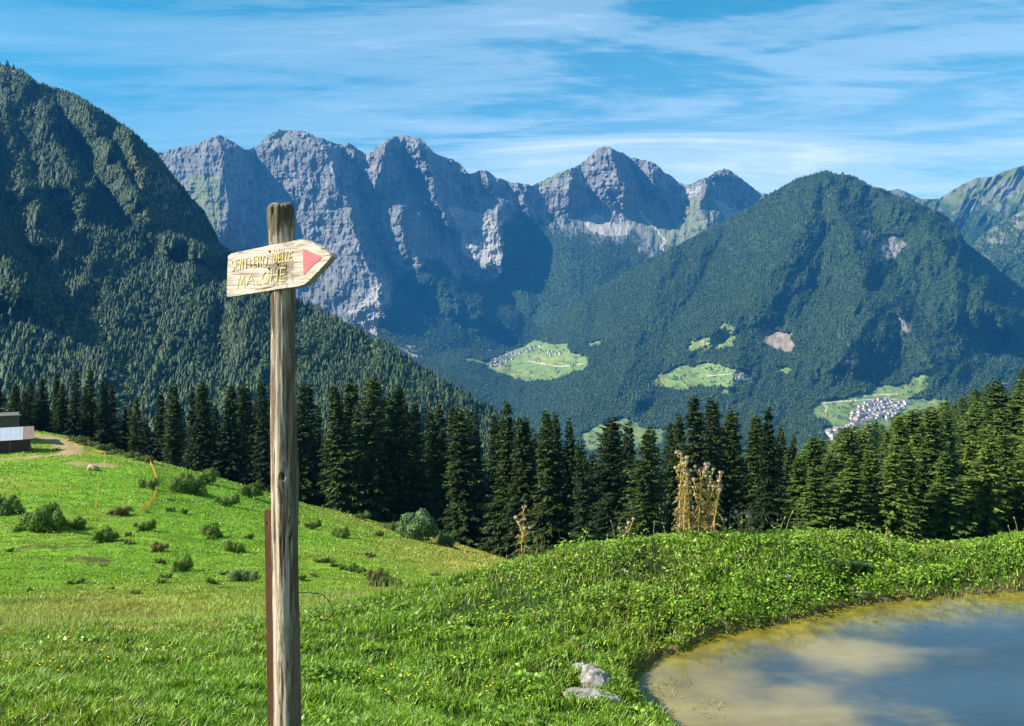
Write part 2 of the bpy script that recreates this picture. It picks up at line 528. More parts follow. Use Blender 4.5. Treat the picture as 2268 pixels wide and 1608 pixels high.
# under the woods the ground is needle litter
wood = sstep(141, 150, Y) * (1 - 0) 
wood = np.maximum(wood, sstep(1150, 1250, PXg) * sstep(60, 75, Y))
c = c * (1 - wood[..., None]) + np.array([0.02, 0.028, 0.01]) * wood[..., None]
ni, nj = X.shape
idx = np.arange(ni * nj).reshape(ni, nj)
Q = np.stack([idx[:-1, :-1], idx[1:, :-1], idx[1:, 1:], idx[:-1, 1:]], -1).reshape(-1, 4)
V = np.stack([X, Y, Z], -1).reshape(-1, 3)
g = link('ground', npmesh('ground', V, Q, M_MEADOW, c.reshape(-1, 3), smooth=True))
g['kind'] = 'structure'

# the pond
M_WATER, t = new_mat('pond_water')
oc = t.n('ShaderNodeTexCoord').outputs['Object']
at = t.n('ShaderNodeAttribute', attribute_name='Col').outputs['Color']
silt_refl = t.noise(t.mapping(oc, scale=(0.5, 0.9, 1)), 1.1, 5, 0.6, 0.8)  # silt mottling, with cloud reflections painted into the water colour
cw = t.mix(1.0, at, t.ramp(silt_refl, [(0.35, 0.68), (0.65, 1.3)]), 'MULTIPLY')
b = t.n('ShaderNodeBsdfPrincipled', ins={'Base Color': cw, 'Roughness': 0.012, 'IOR': 1.333, 'Specular IOR Level': 0.5})
t.t.links.new(t.bump(t.noise(t.mapping(oc, scale=(1, 2.2, 1)), 9.0, 3, 0.5), 0.06, 0.010), b.inputs['Normal'])
t.n('ShaderNodeOutputMaterial', ins={0: b.outputs[0]})
xs = np.linspace(0.4, 11.5, 260); ys = np.linspace(3.2, 10.2, 200)
WX, WY = np.meshgrid(xs, ys, indexing='ij')
wsd = pond_sd(WX, WY)
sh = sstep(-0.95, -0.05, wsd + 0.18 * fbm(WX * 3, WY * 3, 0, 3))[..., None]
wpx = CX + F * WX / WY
deep_refl = (sstep(1640, 2010, wpx + 480 * fbm(WX * 1.1, WY * 1.5, 4, 5)))[..., None]  # deep clear water with reflected sky painted in, ragged like cloud edges
wc = np.array([0.205, 0.168, 0.085]) * (1 - deep_refl) + np.array([0.026, 0.050, 0.070]) * deep_refl
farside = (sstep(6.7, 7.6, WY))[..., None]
alg_refl = np.array([0.21, 0.165, 0.018]) * (0.75 + 0.5 * fbm(WX * 14, WY * 9, 0, 3))[..., None]  # shallow algae bed, its colour also painting the bank's reflection
wc = wc * (1 - sh * (0.35 + 0.6 * farside)) + alg_refl * sh * (0.35 + 0.6 * farside)
ni, nj = WX.shape
idx = np.arange(ni * nj).reshape(ni, nj)
Q = np.stack([idx[:-1, :-1], idx[1:, :-1], idx[1:, 1:], idx[:-1, 1:]], -1).reshape(-1, 4)
keep = (wsd.ravel()[Q] < 0.10).any(1)
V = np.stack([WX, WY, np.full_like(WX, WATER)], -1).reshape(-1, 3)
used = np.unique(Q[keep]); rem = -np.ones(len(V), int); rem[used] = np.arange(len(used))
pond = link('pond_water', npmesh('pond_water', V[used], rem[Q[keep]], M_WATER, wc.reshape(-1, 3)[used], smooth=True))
pond['kind'] = 'structure'

# ------------------------------------------------------------------ mountains
def spur_field(px, py, spurs):
    """sharp-crested spurs: (points, amplitude m, left half-width px, right half-width px)"""
    o = np.zeros_like(px)
    for pts, A, wl, wr in spurs:
        ys_ = [p[1] for p in pts]; xs_ = [p[0] for p in pts]
        cx_ = np.interp(py, ys_, xs_)
        fade = sstep(ys_[0] - 30, ys_[0] + 25, py) * (1 - sstep(ys_[-1] - 70, ys_[-1] + 30, py))
        d = px - cx_
        tnt = np.where(d < 0, 1 + d / wl, 1 - d / wr)
        o = np.maximum(o, A * np.clip(tnt, 0, 1) * fade)
    return o


def massif(name, ridge, base, Dr, Db, x0, x1, nc, nr, off, colf, mat, jag=3.0, g=None, back=700.0, drop=500.0, wx=14.0):
    pxs = np.linspace(x0, x1, nc)
    ry = np.interp(pxs, [p[0] for p in ridge], [p[1] for p in ridge])
    ry = ry + jag * ridged(pxs / 31.0, pxs * 0, 1.3, 4) + jag * 0.4 * fbm(pxs / 6.0, pxs * 0, 0, 2)
    by = np.interp(pxs, [p[0] for p in base], [p[1] for p in base])
    dr = np.interp(pxs, [p[0] for p in Dr], [p[1] for p in Dr])
    db = np.interp(pxs, [p[0] for p in Db], [p[1] for p in Db])
    t = np.linspace(0, 1, nr)
    gg = g(t) if g else t
    PY = by[:, None] + (ry - by)[:, None] * t[None, :]
    PX = np.repeat(pxs[:, None], nr, 1)
    wxp = PX + wx * fbm(PX / 42, PY / 42, 0.7, 6, 0.6); wyp = PY + wx * fbm(PX / 42, PY / 42, 5.7, 6, 0.6)
    D = db[:, None] + (dr - db)[:, None] * gg[None, :] + off(wxp, wyp, PX, PY, t[None, :])
    X = (PX - CX) / F * D; Z = EYE - (PY - HY) / F * D
    col = colf(PX, PY, D, Z)
    # far side falls away behind the crest
    kb = np.array([0.04, 0.15, 0.4, 1.0])
    Xb = X[:, -1:] * (1 + kb * back / D[:, -1:]); Yb = D[:, -1:] + kb * back; Zb = Z[:, -1:] - drop * (kb ** 0.9)
    X = np.concatenate([X, Xb], 1); D = np.concatenate([D, Yb], 1); Z = np.concatenate([Z, Zb], 1)
    col = np.concatenate([col] + [col[:, -1:]] * 4, 1)
    # the front skirt sinks into the valley
    X = np.concatenate([X[:, :1] * 0.93, X], 1); Z = np.concatenate([np.full((nc, 1), -820.0), Z], 1); D = np.concatenate([D[:, :1] * 0.93, D], 1)
    col = np.concatenate([col[:, :1], col], 1)
    ni, nj = X.shape
    idx = np.arange(ni * nj).reshape(ni, nj)
    Q = np.stack([idx[:-1, :-1], idx[1:, :-1], idx[1:, 1:], idx[:-1, 1:]], -1).reshape(-1, 4)
    V = np.stack([X, D, Z], -1).reshape(-1, 3)
    o = link(name, npmesh(name, V, Q, mat, col.reshape(-1, 3), smooth=True))
    o['kind'] = 'structure'
    G = dict(V=V.reshape(ni, nj, 3)[:, 1:-4], PX=PX, PY=PY)
    return o, G


def sample_surface(G, n, maskf, rng, extra=0):
    """random points on a mountain grid, uniform per true area, kept where maskf says so"""
    V = G['V']; a, b, c_, d = V[:-1, :-1], V[1:, :-1], V[1:, 1:], V[:-1, 1:]
    ar = 0.5 * np.linalg.norm(np.cross((b - a)[..., :], (d - a)[..., :]), axis=-1)
    # steep cells hold fewer trees: use the horizontal footprint mostly
    n3 = np.cross(b - a, d - a); foot = 0.5 * np.abs(n3[..., 2])
    w_ = (0.35 * ar + 0.65 * foot) * maskf(0.5 * (G['PX'][:-1, :-1] + G['PX'][1:, 1:]), 0.5 * (G['PY'][:-1, :-1] + G['PY'][1:, 1:]))
    w_ = w_.ravel(); w_ = w_ / w_.sum()
    k = rng.choice(len(w_), n, p=w_)
    i, j = np.unravel_index(k, a.shape[:2])
    u, v = rng.random(n)[:, None], rng.random(n)[:, None]
    p = a[i, j] * (1 - u) * (1 - v) + b[i, j] * u * (1 - v) + c_[i, j] * u * v + d[i, j] * (1 - u) * v
    return p


ROCK = np.array([0.172, 0.165, 0.150]); SCREE = np.array([0.38, 0.345, 0.295]); ALP = np.array([0.13, 0.15, 0.055])
WOODG = np.array([0.030, 0.052, 0.018]); FIELD = np.array([0.135, 0.195, 0.06]); TAN = np.array([0.23, 0.18, 0.135])


def lerpc(c, k, m):
    m = np.clip(m, 0, 1)[..., None]
    return c * (1 - m) + k * m


# --- the limestone range
RANGE_R = [(150,345),(300,338),(362,336),(390,326),(440,317),(470,302),(487,296),(505,304),(522,318),(543,331),(570,322),(600,296),(618,287),(633,289),(650,285),(668,288),(690,297),(720,307),(740,316),(758,319),(772,316),(790,326),(812,341),(832,328),(850,310),(872,301),(900,299),(925,302),(945,318),(962,337),(985,347),(1005,352),(1022,362),(1038,385),(1052,382),(1066,375),(1082,378),(1100,391),(1130,401),(1160,405),(1180,410),(1200,398),(1235,383),(1275,368),(1300,350),(1325,327),(1350,322),(1362,330),(1378,336),(1392,347),(1410,349),(1432,352),(1450,362),(1470,378),(1495,396),(1520,408),(1545,400),(1570,392),(1590,377),(1603,372),(1618,377),(1632,388),(1650,402),(1680,423),(1710,433),(1760,450),(1900,500)]
RANGE_SP = [
 ([(488,300),(491,331),(495,391),(503,446),(500,560)], 380, 150, 80),
 ([(700,300),(722,340),(745,390),(770,450),(800,540),(830,620),(865,720)], 430, 170, 58),
 ([(612,292),(630,350),(650,420),(680,500)], 190, 50, 45),
 ([(776,318),(790,360),(800,400)], 200, 30, 45),
 ([(862,304),(840,350),(830,400),(836,460)], 330, 45, 85),
 ([(918,304),(950,380),(975,450),(1012,520)], 340, 40, 85),
 ([(1024,362),(1040,400),(1060,450)], 200, 40, 40),
 ([(1095,440),(1108,500),(1114,560),(1116,640)], 360, 125, 62),
 ([(1070,376),(1085,420),(1100,460)], 200, 35, 45),
 ([(1140,402),(1165,450),(1190,510)], 200, 40, 55),
 ([(1235,384),(1262,400),(1258,440),(1252,490)], 280, 75, 58),
 ([(1350,322),(1356,350),(1372,395),(1384,470)], 390, 78, 52),
 ([(1432,352),(1446,380),(1458,450)], 290, 52, 50),
 ([(1603,372),(1564,400),(1560,460),(1562,560)], 330, 85, 88),
 ([(1690,425),(1665,450),(1650,500)], 150, 30, 40),
 ([(880,450),(900,540),(960,610),(1040,680),(1140,760)], 340, 90, 95),
 ([(1120,560),(1160,640),(1200,720)], 130, 80, 70),
]


def range_off(wx_, wy_, PX, PY, t):
    o = -1.15 * spur_field(wx_, wy_, RANGE_SP)
    s = PX / 26.0; v = PY / 75.0
    rk = rockness(PX, PY)
    o = o - ((18 + 42 * sstep(-.35, .45, fbm(PX / 130, PY / 80, 14, 2))) * ridged(s + 0.4 * fbm(s * .6, v, 2, 3), v, 0.3, 5, 0.6) + 12 * fbm(PX / 20, PY / 20, 0, 4)) * (0.35 + 0.65 * rk)
    o = o - (19 * ridged(PX / 12 + 1.5 * fbm(PX / 40, PY / 50, 9, 3), PY / 70, 6.0, 4, 0.62)) * (0.2 + 0.8 * rk)
    # horizontal ledges in the strata
    o = o + 9 * rk * ridged(PX / 90, PY / 15 + PX / 200, 3.0, 3)
    # gentle scree and turf benches below the walls
    wb = np.exp(-(np.clip(np.abs(PX - 1400) - 120, 0, 999) / 70.0) ** 2)
    o = o - 480 * wb * sstep(462, 590, PY)
    o = o - 260 * np.exp(-(np.clip(np.abs(PX - 700) - 260, 0, 999) / 90.0) ** 2) * sstep(640, 760, PY)
    return o


FOREST_TOP = [(150,620),(420,640),(520,680),(640,740),(760,760),(860,700),(880,610),(950,560),(1000,590),(1030,610),(1095,625),(1120,480),(1180,470),(1240,490),(1290,520),(1400,525),(1450,560),(1560,530),(1700,520),(1900,520)]
SCREES = [[(772,690),(800,668),(850,615),(872,640),(858,665),(842,690),(835,748),(800,722)], [(1290,488),(1322,470),(1345,488),(1395,505),(1392,520),(1340,522),(1310,512)], [(1345,455),(1380,470),(1400,500),(1395,520),(1370,490)],
          [(990,455),(1040,465),(1090,478),(1108,520),(1112,600),(1098,622),(1065,585),(1022,560),(1018,510)], [(870,755),(930,770),(935,795),(900,790)], [(930,690),(960,710),(962,735),(940,715)], [(1485,430),(1560,410),(1530,440)], [(1580,440),(1650,470),(1610,490)]]
RIVER = [(1420,470),(1432,490),(1455,510),(1475,535),(1462,550),(1482,560)]


def rockness(PX, PY):
    ft = np.interp(PX, [p[0] for p in FOREST_TOP], [p[1] for p in FOREST_TOP])
    r = 1 - sstep(-22, 28, PY - ft + 45 * fbm(PX / 28, PY / 28, 1.0, 4))
    for s in SCREES[:4]:
        r = np.maximum(r, inpoly(PX + 6 * fbm(PX / 9, PY / 9, 0, 3), PY + 6 * fbm(PX / 9, PY / 9, 3, 3), s) * 1.0)
    return r


def range_col(PX, PY, D, Z):
    r = rockness(PX, PY)
    n1 = fbm(PX / 18, PY / 26, 0, 5); n2 = ridged(PX / 10, PY / 42, 2, 4)
    c = np.broadcast_to(ROCK, PX.shape + (3,)) * ((1 + 0.3 * n1 + 0.15 * n2) * (1 - 0.5 * np.clip(ridged(PX / 6 + fbm(PX / 20, PY / 30, 3, 3), PY / 34, 17, 4, 0.6), 0, 1)) * 1.12)[..., None]
    # alpine turf on ledges
    gm = sstep(0.05, 0.5, fbm(PX / 55, PY / 30, 8, 4) + 0.25 * fbm(PX / 9, PY / 9, 1, 3)) * 0.75
    gm = gm * (1 - sstep(300, 330, 330 - 0 * PX)) * 0.8 + 0.0
    c = lerpc(c, ALP, gm)
    for poly, k in (([(420,395),(470,385),(492,420),(490,470),(478,520),(445,480)], 0.8), ([(760,440),(800,460),(850,520),(830,560),(770,500)], 0.45), ([(1310,440),(1420,470),(1600,430),(1620,560),(1470,560),(1420,500)], 0.6), ([(1180,400),(1290,365),(1290,378),(1200,412)], 0.6), ([(600,290),(650,292),(640,330),(590,310)], 0.3)):
        q = inpoly(PX + 14 * fbm(PX / 14, PY / 14, 0, 4), PY + 14 * fbm(PX / 14, PY / 14, 5, 4), poly)
        c = lerpc(c, ALP * 1.15, q * k)
    c = lerpc(c, WOODG * 1.2, 1 - r)
    for s in SCREES:
        q = inpoly(PX + 7 * fbm(PX / 9, PY / 9, 0, 4), PY + 7 * fbm(PX / 9, PY / 9, 3, 4), s)
        c = lerpc(c, SCREE * 1.0, q * (0.75 + 0.25 * n1))
    c = lerpc(c, SCREE * 1.1, (1 - sstep(1.2, 3.0, segdist(PX + 3 * fbm(PX / 12, PY / 12, 0, 3), PY, RIVER))))
    return np.clip(c, 0.01, 0.75)


rng_o, G_RANGE = massif('mountain_range', RANGE_R, [(150,880),(900,860),(1200,820),(1500,760),(1900,720)],
    [(150,7600),(900,7800),(1100,8000),(1350,8200),(1900,8200)], [(150,5600),(900,6300),(1200,6500),(1500,6600),(1900,6600)],
    200, 1850, 1500, 520, range_off, range_col, M_ROCKFAR, jag=4.0, wx=26, g=lambda t: np.interp(t, [0, 0.25, 0.5, 0.8, 1], [0, 0.42, 0.68, 0.88, 1.0]))


# --- the wooded mountain in the middle
MID_R = [(700,830),(850,806),(950,792),(1000,776),(1040,770),(1085,778),(1130,777),(1160,768),(1190,748),(1225,720),(1300,652),(1400,592),(1500,543),(1600,492),(1700,434),(1735,412),(1762,396),(1795,388),(1815,382),(1830,379),(1850,386),(1868,386),(1892,392),(1925,410),(1955,420),(1990,436),(2050,458),(2090,475),(2118,500),(2140,540),(2190,580),(2240,620),(2300,665),(2600,800)]
MID_SP = [([(1890,392),(2060,500),(2160,640),(2260,760)], 330, 220, 120), ([(1830,380),(1760,560),(1640,700),(1520,790)], 260, 170, 120),
          ([(1830,380),(1900,560),(1930,700),(1840,830)], 300, 120, 150), ([(1500,543),(1430,700),(1380,840),(1330,940)], 200, 130, 90),
          ([(1300,652),(1260,760),(1230,840)], 120, 80, 60), ([(1960,640),(2020,740),(2080,830)], 200, 90, 90), ([(1640,640),(1640,760),(1600,900)], 180, 70, 60)]
FIELDS = [
 [(1519,782),(1528,754),(1562,746),(1596,736),(1594,722),(1606,714),(1628,724),(1626,764),(1572,778)],
 [(1432,852),(1456,830),(1510,806),(1532,812),(1560,800),(1604,808),(1662,826),(1668,846),(1632,858),(1600,856),(1550,856),(1500,864)],
 [(1598,862),(1632,866),(1634,874),(1600,873)],
 [(1066,814),(1084,794),(1112,784),(1150,768),(1190,752),(1224,760),(1256,758),(1262,780),(1304,788),(1306,812),(1266,828),(1224,844),(1160,844),(1112,828)],
 [(1018,788),(1040,792),(1080,800),(1076,808),(1030,800)], [(1300,756),(1330,752),(1332,760),(1306,768)],
 [(1796,905),(1812,886),(1868,880),(1920,868),(1955,850),(2010,850),(2018,832),(2060,818),(2110,798),(2106,824),(2052,842),(2062,858),(2012,884),(2100,884),(2100,930),(1990,1000),(1840,1000),(1822,955),(1836,938),(1808,925)],
 [(1720,812),(1748,808),(1756,822),(1740,832)],
 [(1285,958),(1340,936),(1368,924),(1398,928),(1412,945),(1470,948),(1470,985),(1350,1000),(1290,1000)],
 [(1855,800),(1905,795),(1906,806),(1870,812)],
]
FIELDS_K = [FIELD, FIELD, FIELD, FIELD, FIELD, FIELD, FIELD * 1.0, FIELD, FIELD * 0.9, TAN * 1.3]
BAREPATCH = [[(1668,742),(1692,729),(1755,735),(1758,783),(1738,782),(1700,765)], [(2066,772),(2085,766),(2092,784),(2070,786)], [(2098,766),(2114,758),(2120,770),(2104,774)], ]
CRAGS = [[(1896,500),(1915,505),(1935,520),(1930,550),(1902,548)], [(1938,535),(1960,518),(1998,520),(2005,545),(1985,572),(1955,575),(1935,585)], [(1985,700),(2010,705),(2020,735),(1990,740)], [(1750,640),(1756,640),(1758,660)]]
FIELD_WARP = 9.0


def fw(PX, PY):
    return PX + FIELD_WARP * fbm(PX / 10, PY / 10, 0, 3), PY + 0.5 * FIELD_WARP * fbm(PX / 10, PY / 10, 4, 3)


def mid_clear(PX, PY):
    """1 where there is forest, 0 in fields, crags and clearings"""
    a, b_ = fw(PX, PY)
    m = np.ones(PX.shape)
    for s in FIELDS + BAREPATCH:
        m = m * (1 - inpoly(a, b_, s))
    for s in CRAGS:
        m = m * (1 - 0.8 * inpoly(a, b_, s))
    return m


def mid_off(wx_, wy_, PX, PY, t):
    fl = 0.35 + 0.65 * mid_clear(PX, PY)
    return -spur_field(wx_, wy_, MID_SP) - (75 * ridged(PX / 95 + PY / 260, PY / 150, 0.6, 4) + 18 * fbm(PX / 22, PY / 22, 0, 3)) * fl


def mid_col(PX, PY, D, Z):
    a, b_ = fw(PX, PY)
    c = np.broadcast_to(WOODG, PX.shape + (3,)) * (1 + 0.4 * fbm(PX / 30, PY / 30, 0, 4))[..., None]
    for s, k in zip(FIELDS, FIELDS_K):
        v = fbm(PX / 16, PY / 5, 2, 3)
        kk = k * (1 + 0.35 * v)[..., None] + np.array([0.06, 0.02, 0.0]) * np.clip(fbm(PX / 30, PY / 12, 9, 2) * 1.5, 0, 1)[..., None]
        q = inpoly(a, b_, s)
        c = np.where(q[..., None], kk, c)
    for s in BAREPATCH:
        c = np.where(inpoly(a, b_, s)[..., None], TAN * (1 + 0.5 * fbm(PX / 6, PY / 6, 0, 4))[..., None], c)
    for s in CRAGS:
        c = np.where(inpoly(a, b_, s)[..., None], ROCK * 0.9 * (1 + 0.5 * ridged(PX / 6, PY / 20, 0, 3))[..., None], c)
    for r_, wd in (([(1800,895),(1850,890),(1920,885),(1985,884)], 0.9), ([(1893,878),(1940,875),(1990,872)], .8), ([(1810,958),(1850,962),(1880,972),(1876,990)], 1.3), ([(1828,912),(1832,900),(1822,898)], .8), ([(1565,833),(1620,828),(1650,832)], .7), ([(1540,752),(1560,757),(1575,765)], .6), ([(1170,800),(1240,812),(1290,806)], .7), ([(1840,970),(1850,975)], 5)):
        c = lerpc(c, np.array([0.5, 0.46, 0.38]), 1 - sstep(wd * .6, wd * 1.3, segdist(PX, PY, r_)))
    return np.clip(c, 0.008, 0.7)


mid_o, G_MID = massif('wooded_mountain', MID_R, [(700,1040),(2600,1040)],
    [(700,6200),(1190,6100),(1500,5700),(1830,5500),(2150,5000),(2600,4600)], [(700,3300),(1300,3000),(2600,3000)],
    800, 2500, 1350, 480, mid_off, mid_col, M_WOODFAR, jag=1.5, g=lambda t: np.interp(t, [0, 0.25, 0.6, 1], [0, 0.33, 0.68, 1.0]), wx=20)


def far_col(top, rockk, seed):
    def f(PX, PY, D, Z):
        c = np.broadcast_to(WOODG * 1.3, PX.shape + (3,)) * (1 + 0.3 * fbm(PX / 20, PY / 20, seed, 4))[..., None]
        m = 1 - sstep(0, 50, PY - top + 50 * fbm(PX / 30, PY / 22, seed, 4))
        c = lerpc(c, ALP * 0.9, m)
        r = sstep(0.05, 0.35, fbm(PX / 25, PY / 14, seed + 3, 4) + rockk) * (1 - sstep(top + 10, top + 90, PY))
        return np.clip(lerpc(c, ROCK, r * 0.8), 0.01, 0.7)
    return f


def far_off(seed, A=120):
    def f(wx_, wy_, PX, PY, t):
        return -A * ridged(PX / 70 + PY / 150, PY / 120, seed, 5) - 20 * fbm(PX / 14, PY / 14, seed, 4)
    return f


_, G_F1 = massif('far_mountain', [(1850,470),(1960,440),(2040,441),(2080,440),(2105,424),(2130,408),(2165,394),(2198,390),(2225,378),(2268,366),(2330,352),(2600,330)], [(1850,800),(2600,800)],
    [(1850,8200),(2600,7800)], [(1850,5800),(2600,5600)], 1850, 2560, 420, 220, far_off(3.0, 170), far_col(430, -0.05, 3.0), M_ROCKFAR, jag=2)
_, G_F2 = massif('far_ridge', [(2080,640),(2120,575),(2150,548),(2180,515),(2215,492),(2268,465),(2330,445),(2600,420)], [(2080,860),(2600,860)],
    [(2080,6700),(2600,6200)], [(2080,5400),(2600,5000)], 2080, 2560, 300, 200, far_off(8.0), far_col(520, 0.05, 8.0), M_ROCKFAR, jag=3)
_, G_F3 = massif('far_summit', [(1880,450),(1950,430),(1968,422),(1988,418),(2005,424),(2030,436),(2080,455)], [(1880,620),(2080,620)],
    [(1880,9600),(2080,9600)], [(1880,8900),(2080,8900)], 1880, 2080, 120, 60, far_off(5.0, 60), far_col(520, 0.5, 5.0), M_ROCKFAR, jag=1)

# --- the near wooded mountain on the left
LEFT_R = [(-500,60),(-200,100),(0,141),(20,144),(45,160),(75,182),(130,203),(165,216),(210,243),(250,268),(290,300),(320,322),(345,345),(375,382),(400,412),(430,445),(455,480),(472,515),(486,548),(510,562),(560,600),(600,630),(650,664),(700,688),(760,720),(820,752),(880,786),(950,834),(1010,872),(1070,905),(1130,938),(1180,965),(1260,1010),(1400,1090)]
LEFT_SP = [([(60,180),(110,290),(150,380),(190,470)], 200, 140, 60), ([(175,225),(230,320),(300,430),(380,520),(470,600)], 290, 70, 110),
           ([(270,285),(320,380),(325,450)], 500, 60, 150), ([(0,150),(20,300),(60,420),(110,560)], 150, 90, 60), ([(-100,200),(-40,500),(60,700)], 200, 120, 80),
           ([(430,600),(520,700),(600,800)], 110, 120, 90)]
LROCK = [[(285,330),(318,345),(322,420),(316,460),(296,430)], [(200,262),(240,275),(245,300),(205,290)], [(325,350),(370,390),(450,490),(482,548),(440,530),(360,480),(326,450)], [(-20,138),(25,142),(45,160),(20,170),(-20,165)]]


def left_clear(PX, PY):
    m = np.ones(PX.shape)
    a = PX + 10 * fbm(PX / 14, PY / 14, 0, 3); b_ = PY + 10 * fbm(PX / 14, PY / 14, 4, 3)
    for s, k in zip(LROCK, (0.75, 0.7, 0.8, 0.9)):
        m = m * (1 - k * inpoly(a, b_, s))
    return m


def left_off(wx_, wy_, PX, PY, t):
    o = -spur_field(wx_, wy_, LEFT_SP)
    o = o + 700 * sstep(0, 60, (PX - 325)) * (1 - sstep(450, 560, PY - 0.35 * (PX - 400))) * (PX < 520)
    up = 1 - sstep(550, 800, PY)
    return o - (45 + 40 * up) * ridged(PX / 80 + PY / 200, PY / 120, 0.9, 4) - 14 * fbm(PX / 18, PY / 18, 0, 3)


def left_col(PX, PY, D, Z):
    c = np.broadcast_to(WOODG * 0.9, PX.shape + (3,)) * (1 + 0.4 * fbm(PX / 20, PY / 20, 0, 4))[..., None]
    a = PX + 10 * fbm(PX / 14, PY / 14, 0, 3); b_ = PY + 10 * fbm(PX / 14, PY / 14, 4, 3)
    for s in LROCK:
        k = (ROCK * np.array([0.85, 0.8, 0.65])) * (1 + 0.5 * ridged(PX / 9, PY / 22, 0, 4))[..., None]
        k = lerpc(k, ALP * 0.9, sstep(-0.1, 0.3, fbm(PX / 16, PY / 12, 6, 4)))
        c = np.where(inpoly(a, b_, s)[..., None], k, c)
    return np.clip(c, 0.008, 0.6)


left_o, G_LEFT = massif('left_mountain', LEFT_R, [(-500,1190),(400,1210),(1400,1240)],
    [(-500,2500),(0,2600),(345,2500),(480,2100),(520,1900),(650,1700),(880,1450),(1130,1200),(1400,1050)], [(-500,620),(700,620),(1400,560)],
    -450, 1350, 1000, 420, left_off, left_col, M_WOODFAR, jag=2.0, g=lambda t: t ** 1.35, back=400, drop=350, wx=16)

# valley floor out to the horizon
V = np.array([[-40000, -20000, -700], [40000, -20000, -700], [40000, 60000, -700], [-40000, 60000, -700]], float)
vf = link('valley_floor', npmesh('valley_floor', V, np.array([[0, 1, 2, 3]]), M_WOODFAR, np.tile(WOODG * 1.5, (4, 1))))
vf['kind'] = 'structure'

# ------------------------------------------------------------------ trees
M_BARK = mat_pbr('bark', lambda t, o: t.ramp(t.noise(t.mapping(o, scale=(4, 4, 1)), 3, 4), [(0.3, (0.055, 0.042, 0.03)), (0.7, (0.14, 0.115, 0.09))]), 0.95)
SPRUCE_STOPS = [(0.0, (0.022, 0.042, 0.011)), (0.5, (0.036, 0.062, 0.014)), (1.0, (0.055, 0.085, 0.016))]


def mat_spruce(name, stops, trans=0.12):
    """needles: per-tree colour times a per-twig tone"""
    m, t = new_mat(name)
    c = t.ramp(t.n('ShaderNodeObjectInfo').outputs['Random'], stops)
    a = t.n('ShaderNodeAttribute', attribute_name='Col').outputs['Color']
    c = t.mix(1.0, c, a, 'MULTIPLY')
    b = t.n('ShaderNodeBsdfPrincipled', ins={'Base Color': c, 'Roughness': 0.6, 'Specular IOR Level': 0.2})
    tr = t.n('ShaderNodeBsdfTranslucent', ins={'Color': t.mix(1.0, c, (1.1, 1.3, 0.5), 'MULTIPLY')})
    t.n('ShaderNodeOutputMaterial', ins={0: t.n('ShaderNodeMixShader', ins={0: trans, 1: b.outputs[0], 2: tr.outputs[0]}).outputs[0]})
    return m


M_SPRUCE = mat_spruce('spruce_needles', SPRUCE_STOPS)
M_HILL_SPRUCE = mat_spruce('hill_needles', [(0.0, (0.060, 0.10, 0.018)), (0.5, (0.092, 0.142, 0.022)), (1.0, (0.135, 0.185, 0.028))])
M_FAR_SPRUCE = mat_spruce('far_needles', [(0.0, (0.010, 0.028, 0.009)), (0.55, (0.020, 0.048, 0.013)), (0.85, (0.05, 0.088, 0.017)), (1.0, (0.085, 0.13, 0.026))], 0.0)


